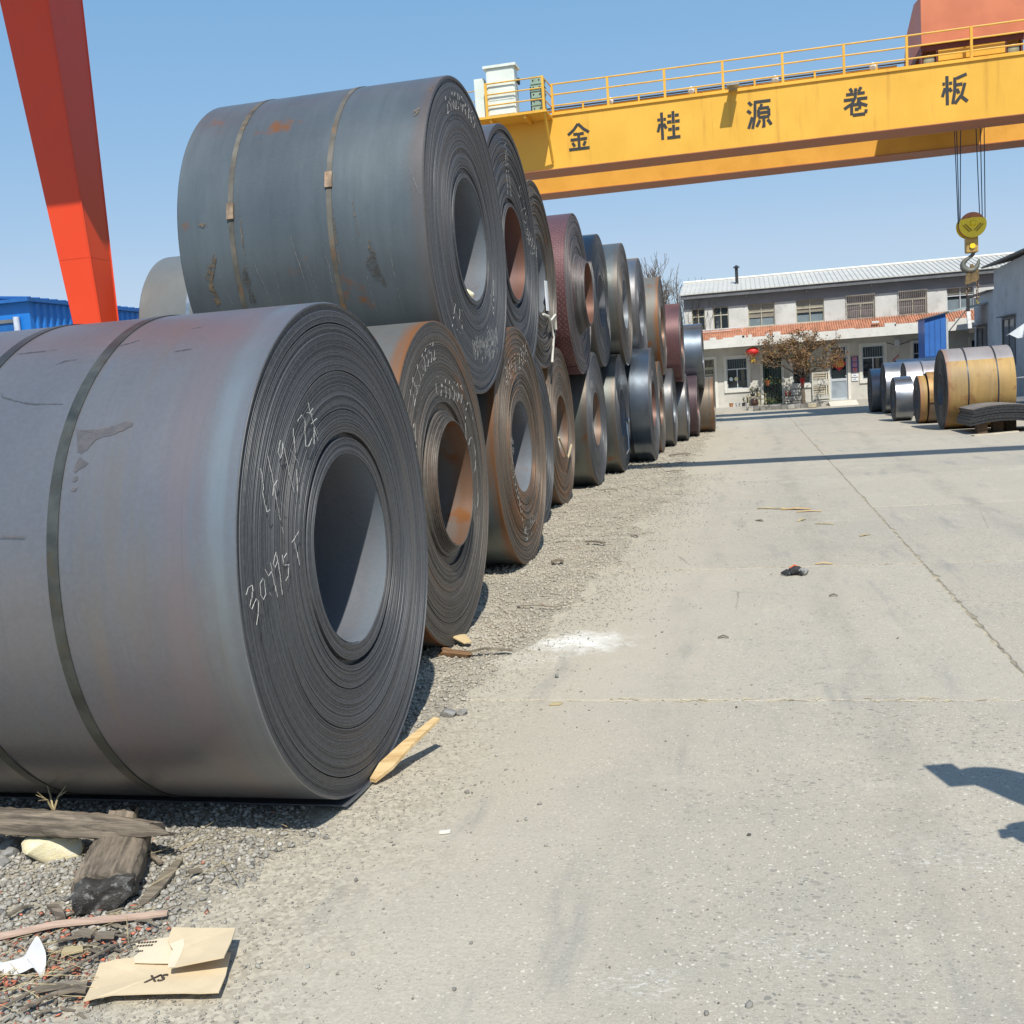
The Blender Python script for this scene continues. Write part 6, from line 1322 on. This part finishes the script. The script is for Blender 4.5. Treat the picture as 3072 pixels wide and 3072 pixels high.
wt = MB(); wt.tube([(-2.25,12.35,.86),(-2.22,12.72,.58),(-2.23,13.1,.72)], .012, 5); tag(wt.ob("pale_cord", simple("cord_tan", (.5,.4,.25), .9)), "tan cord looped through the fifth ground coil", "rope")

# ------------------------------------------------------------------ bystander just right of the frame: arm and phone throw the shadow on the lane
pe = empty("person", (1.475, 2.52, 0), "person off the right edge holding up a phone, shown by the shadow on the lane", "person")
def skin(name, chains, mat, par):
    me = bpy.data.meshes.new(name); V, Ed, Rr = [], [], []
    for ch in chains:
        prev = None
        for (p, r) in ch:
            if isinstance(p, int): prev = p; continue
            V.append(p); Rr.append(r); i = len(V)-1
            if prev is not None: Ed.append((prev, i))
            prev = i
    me.from_pydata(V, Ed, []); o = bpy.data.objects.new(name, me); col0.objects.link(o); o.parent = par
    md = o.modifiers.new("skin", 'SKIN'); md.use_smooth_shade = True; o.modifiers.new("sub", 'SUBSURF').levels = 2; o.modifiers["sub"].render_levels = 2
    sv = me.skin_vertices[0].data if me.skin_vertices else None
    if sv is None:
        bm = bmesh.new(); bm.from_mesh(me); bm.verts.layers.skin.verify(); bm.to_mesh(me); bm.free(); sv = me.skin_vertices[0].data
    for i, r in enumerate(Rr): sv[i].radius = (r, r); sv[i].use_root = (i == 0)
    me.materials.append(mat); return o
JACK = simple("jacket_dark", (.03,.035,.05), .8); SKN = simple("skin_tone", (.42,.25,.17), .55); TRO = simple("trousers_dark", (.04,.04,.045), .85); HAIR = simple("hair_black", (.012,.01,.009), .6)
body = skin("body", [[((0,0,.84),.165),((0,0,.98),.17),((0,0,1.14),.155),((0,.01,1.35),.165),((0,.01,1.47),.075),((0,.02,1.53),.06)],
  [(3,0),((-.10,.05,1.44),.14),((-.20,.15,1.47),.135),((-.29,.26,1.47),.12),((-.37,.29,1.46),.085),((-.405,.29,1.455),.06)],
  [(3,0),((.19,.0,1.40),.08),((.2,.16,1.15),.07),((-.05,.20,1.06),.09),((-.40,.10,1.05),.085),((-.47,.09,1.06),.06)]], JACK, pe)
for sx in (-.095, .095): skin("trouser_leg", [[((sx,0,.93),.115),((sx,.005,.80),.108),((sx*1.15,.02,.5),.08),((sx*1.2,0,.10),.062)]], TRO, pe)
hl = skin("hand", [[((-.36,.095,1.055),.036),((-.425,.10,1.06),.035)]]+[[(1,0),((-.47,.075+.017*k,1.065-.004*k),.0095),((-.50,.08+.015*k,1.04),.0085)] for k in range(4)]+[[(1,0),((-.44,.14,1.07),.011),((-.465,.145,1.055),.009)]], SKN, pe)
for sx in (-.115, .115): skin("shoe", [[((sx,-.04,.05),.05),((sx,.06,.045),.05),((sx,.17,.035),.038)]], GB, pe)
mb = MB(); mb.lathe([(1.50,.05),(1.54,.06),(1.58,.085),(1.64,.1),(1.70,.1),(1.76,.08),(1.80,.03),(1.805,.001)], 18, 'z'); o = mb.ob("head", SKN, pe, 80); o.location = (0,.03,-.02)
mb = MB(); mb.tube([(0,.115,1.655),(0,.15,1.615),(0,.12,1.605)], [.010,.017,.012], 8); mb.ob("nose", SKN, pe, 80)
for sx in (-.035, .035): mb = MB(); mb.lathe([(-.012,.001),(-.008,.012),(.004,.012),(.008,.001)], 10, 'y'); o = mb.ob("eye", GB, pe, 60); o.location = (sx, .122, 1.665)
mb = MB(); mb.tube([(-.025,.115,1.565),(0,.125,1.562),(.025,.115,1.565)], .007, 6); mb.ob("mouth", simple("lip_tone", (.32,.14,.11), .5), pe, 60)
for sx in (-.1, .1): mb = MB(); mb.tube([(sx,.03,1.68),(sx*1.14,.01,1.655),(sx*1.06,.03,1.61)], [.012,.02,.010], 8); mb.ob("ear", SKN, pe, 80)
mb = MB(); mb.lathe([(1.66,.108),(1.72,.108),(1.78,.085),(1.82,.04),(1.83,.001)], 18, 'z'); o = mb.ob("hair", HAIR, pe, 80); o.location = (0,.01,-.02)
hd = skin("hand", [[((-.405,.28,1.455),.035),((-.43,.29,1.46),.034)]]+[[(1,0),((-.45,.315,1.43+.02*k),.009),((-.47,.30,1.432+.021*k),.008)] for k in range(4)]+[[(1,0),((-.44,.275,1.50),.011),((-.46,.28,1.52),.009)]], SKN, pe)
mb = MB(); mb.box(-.055,.055,-.008,.008,-.085,.085); o = mb.ob("phone", BLK); place(o, (1.023, 2.83, 1.45), .25, 0, -.93); tag(o, "black phone in the raised hand of the person off the right edge", "phone")
# straw and sand caught in the cross joints of the lane
mb = MB()
for (yj, n_) in ((4.72, 90), (8.02, 50)):
    for k in range(n_):
        p = Vector((rng.uniform(-.7, 3.0), yj+rng.gauss(0, .016), .002)); a = rng.gauss(0, .5); l = rng.uniform(.006, .03)
        d = Vector((math.cos(a), math.sin(a), 0))*l; mb.tube([p-d, p+Vector((0,0,.003)), p+d], rng.uniform(.0008,.0022), 4, caps=False)
o = mb.ob("joint_straw", simple("grit_pale", (.46,.40,.27), .9, 0, .3, 30)); tag(o, "yellowish straw and grit caught in the cross joints of the lane", None, None, "stuff")
# sprung outer wrap of the nearest coil lying on the ground under it
l1 = [o for o in bpy.data.objects if o.name == "steel_coil"][0]
mb = MB(); N = 16; vs = []
for i in range(N+1):
    t = i/N; y = .30-t*.60; z = .004+.035*max(0, t-.45)**1.5+.012*max(0, .25-t); xe = -.02+.03*math.sin(t*2.2)
    vs += [(-2.13, y, z), (xe-.8, y, z*.8+.002), (xe, y, z), (xe, y, z+.006), (-2.13, y, z+.006)]
fs = []
for i in range(N):
    for q in range(5): fs.append((5*i+q, 5*i+(q+1) % 5, 5*(i+1)+(q+1) % 5, 5*(i+1)+q))
fs += [(4,3,2,1,0), tuple(5*N+q for q in range(5))]
mb.add(vs, fs); mb.ob("loose_tail", S_L1, l1, 30, (0,0,0))
# ------------------------------------------------------------------ stains, scuffs and drips with a shape of their own, lying on the two big coils
def on_coil(root, r, ctr_z, name, mat, polys=(), lines=(), lw=.003, lift=.0012, jg=.0015):
    for (kind, dat) in [(0, p) for p in polys]+[(1, l) for l in lines]:
        mb = MB()
        def P(x, a, q=0.): return (x, (r+lift+q)*math.cos(a), (r+lift+q)*math.sin(a))
        if kind == 0:
            aa = [p[1] if p[1] > 0 else p[1]+2*PI for p in dat]; n = len(dat)
            # densify the outline so that it reads as a soft blot
            X, A = [], []
            for i in range(n):
                for t in (0, .33, .66):
                    X.append(dat[i][0]+(dat[(i+1) % n][0]-dat[i][0])*t+rng.gauss(0, jg)); A.append(aa[i]+(aa[(i+1) % n]-aa[i])*t+rng.gauss(0, jg))
            cx, ca = sum(X)/len(X), sum(A)/len(A); m = len(X); vs = [P(cx, ca)]
            for k in (.34, .67, 1.): vs += [P(cx+(x-cx)*k, ca+(a-ca)*k) for x, a in zip(X, A)]
            fs = [(0, 1+i, 1+(i+1) % m) for i in range(m)]
            for k in range(2): fs += [(1+k*m+i, 1+(k+1)*m+i, 1+(k+1)*m+(i+1) % m, 1+k*m+(i+1) % m) for i in range(m)]
            mb.add(vs, fs)
        else:
            aa = [p[1] if p[1] > 0 else p[1]+2*PI for p in dat]; pts_ = []
            for i in range(len(dat)-1):
                for t in np.linspace(0, 1, 7)[:-1]: pts_.append((dat[i][0]+(dat[i+1][0]-dat[i][0])*t+rng.gauss(0,.0012), aa[i]+(aa[i+1]-aa[i])*t))
            pts_.append((dat[-1][0], aa[-1])); vs = []; n = len(pts_)
            for i, (x, a) in enumerate(pts_):
                p0, p1 = pts_[max(0, i-1)], pts_[min(n-1, i+1)]; dx, da = p1[0]-p0[0], (p1[1]-p0[1])*r; l_ = math.hypot(dx, da) or 1
                w_ = lw*(.35+.65*math.sin(PI*(i+.5)/n))*rng.uniform(.6, 1.3); nx, na = -da/l_*w_/2, dx/l_*w_/2/r
                vs += [P(x+nx, a+na), P(x-nx, a-na)]
            mb.add(vs, [(2*i, 2*i+1, 2*i+3, 2*i+2) for i in range(n-1)])
        mb.ob(name, mat, root, 80, (0, 0, ctr_z))
WET = simple("water_mark", (.165,.150,.152), .46, .45, .1, 20); SCR = simple("scuff_dark", (.07,.075,.085), .5, .2, .2, 20); RB = simple("rust_blot", (.155,.112,.068), .7, .0, .3, 18, (.095,.09,.08), 14, 1.); DRIP = simple("pale_drip", (.19,.195,.19), .7, 0, .2, 20); DKB = simple("dark_blot", (.075,.07,.062), .65, 0, .3, 18)
for m_, lo_, hi_, mx in ((WET, .1, .5, .6), (RB, .40, .58, .8), (DKB, .38, .6, .75), (DRIP, .36, .6, .7), (SCR, .3, .6, .8)):
    nt = m_.node_tree; nt.links.new(ss(nt, noise(nt, obj_co(nt), 34, 6, .7), lo_, hi_, 0, mx), nt.nodes["Principled BSDF"].inputs["Alpha"])
on_coil(l1, .932, .93, "water_stain", WET, polys=([(-.601,2.527),(-.586,2.536),(-.558,2.535),(-.524,2.534),(-.492,2.529),(-.459,2.525),(-.435,2.513),(-.413,2.51),(-.393,2.519),(-.399,2.534),(-.425,2.551),(-.451,2.559),(-.482,2.568),(-.513,2.578),(-.529,2.592),(-.538,2.615),(-.552,2.628),(-.57,2.621),(-.581,2.597),(-.586,2.56)],
 [(-.565,2.645),(-.555,2.64),(-.538,2.655),(-.521,2.665),(-.536,2.678),(-.554,2.688),(-.566,2.698),(-.572,2.693),(-.568,2.673)],[(-.57,2.715),(-.565,2.707),(-.555,2.709),(-.553,2.724),(-.562,2.73),(-.571,2.726)],[(-.572,2.753),(-.561,2.748),(-.548,2.753),(-.551,2.762),(-.565,2.763)],[(-.813,2.905),(-.779,2.904),(-.728,2.908),(-.722,2.916),(-.767,2.915),(-.813,2.911)]))
on_coil(l1, .932, .93, "scuff_mark", SCR, lines=([(-.949,2.341),(-.933,2.361),(-.89,2.378),(-.841,2.396),(-.789,2.408),(-.741,2.41),(-.683,2.4165)],[(-1.016,2.093),(-.958,2.088),(-.896,2.086),(-.854,2.083)],[(-.361,2.175),(-.328,2.17),(-.296,2.165)],[(-.802,2.198),(-.776,2.176),(-.729,2.173)],[(-.61,2.099),(-.576,2.0865),(-.538,2.065)],[(-.367,2.0),(-.338,1.992),(-.309,1.9755)]), lw=.007)
u1 = [o for o in bpy.data.objects if o.get('label', '').startswith("large blue grey top coil nearest")][0]
on_coil(u1, 1.073, 1.07, "rust_blot", RB, polys=([(-1.505,3.033),(-1.461,3.019),(-1.432,3.044),(-1.452,3.06)],[(-1.457,-2.999),(-1.404,-3.084),(-1.39,-3.038),(-1.434,-2.979),(-1.467,-2.909),(-1.452,-2.825),(-1.424,-2.775),(-1.448,-2.767),(-1.471,-2.854),(-1.474,-2.955)],[(-1.278,2.371),(-1.287,2.242),(-1.238,2.255),(-1.247,2.327),(-1.252,2.422)],[(-.374,-3.014),(-.36,-3.06),(-.35,-2.99)],[(-.10,2.45),(-.06,2.42),(-.07,2.52)],[(-.04,2.2),(-.02,2.18),(-.02,2.26)]), jg=.006)
on_coil(u1, 1.073, 1.07, "dark_blot", DKB, polys=([(-1.229,-2.979),(-1.203,-2.977),(-1.187,-2.886),(-1.175,-2.754),(-1.217,-2.758),(-1.228,-2.871)],[(-.374,-3.014),(-.334,-2.982),(-.322,-2.865),(-.283,-2.781),(-.323,-2.805),(-.372,-2.839),(-.401,-2.92)]), jg=.008)
on_coil(u1, 1.073, 1.07, "pale_drip", DRIP, lines=([(-1.382,-2.947),(-1.365,-2.864),(-1.34,-2.763)],[(-1.139,-3.007),(-1.103,-2.878),(-1.076,-2.746)],[(-.869,-3.124),(-.829,-2.927),(-.811,-2.742)],[(-.781,-2.958),(-.757,-2.831),(-.75,-2.737)],[(-.67,-3.07),(-.642,-2.928),(-.643,-2.747)],[(-1.005,-2.933),(-1.008,-2.815),(-1.004,-2.754)],[(-.077,2.851),(-.055,2.925),(-.03,2.987),(-.011,3.008)],[(-.24,-3.059),(-.236,-2.906),(-.23,-2.767),(-.227,-2.596)],[(-.408,-2.882),(-.406,-2.741),(-.394,-2.61)]), lw=.006)
on_coil(u1, 1.073, 1.07, "rust_run", RB, lines=([(-1.20,3.0),(-1.195,-3.1),(-1.19,-2.95)],[(-.58,3.02),(-.575,-3.1),(-.57,-2.9)],[(-.45,3.0),(-.44,3.1),(-.42,-3.08)]), lw=.010)
# small slivers of wood and bark trodden into the gravel corner
mb = MB()
for k in range(150):
    x, y = rng.gauss(-2.0, .2), rng.gauss(2.32, .15)
    if x > -1.62: continue
    z = float(gravel_z(np.array(x), np.array(y)))+rng.uniform(.010, .02); l, w_ = rng.uniform(.008, .032), rng.uniform(.002, .006)
    T = Matrix.Translation((x, y, z)) @ Matrix.Rotation(rng.gauss(.5, .9), 4, 'Z') @ Matrix.Rotation(rng.uniform(-.25, .25), 4, 'Y'); mb.box(-l, l, -w_, w_, -.0015, .0015, T=T)
o = mb.ob("wood_slivers", WGREY); tag(o, "small wood slivers trodden into the gravel corner", None, None, "stuff")
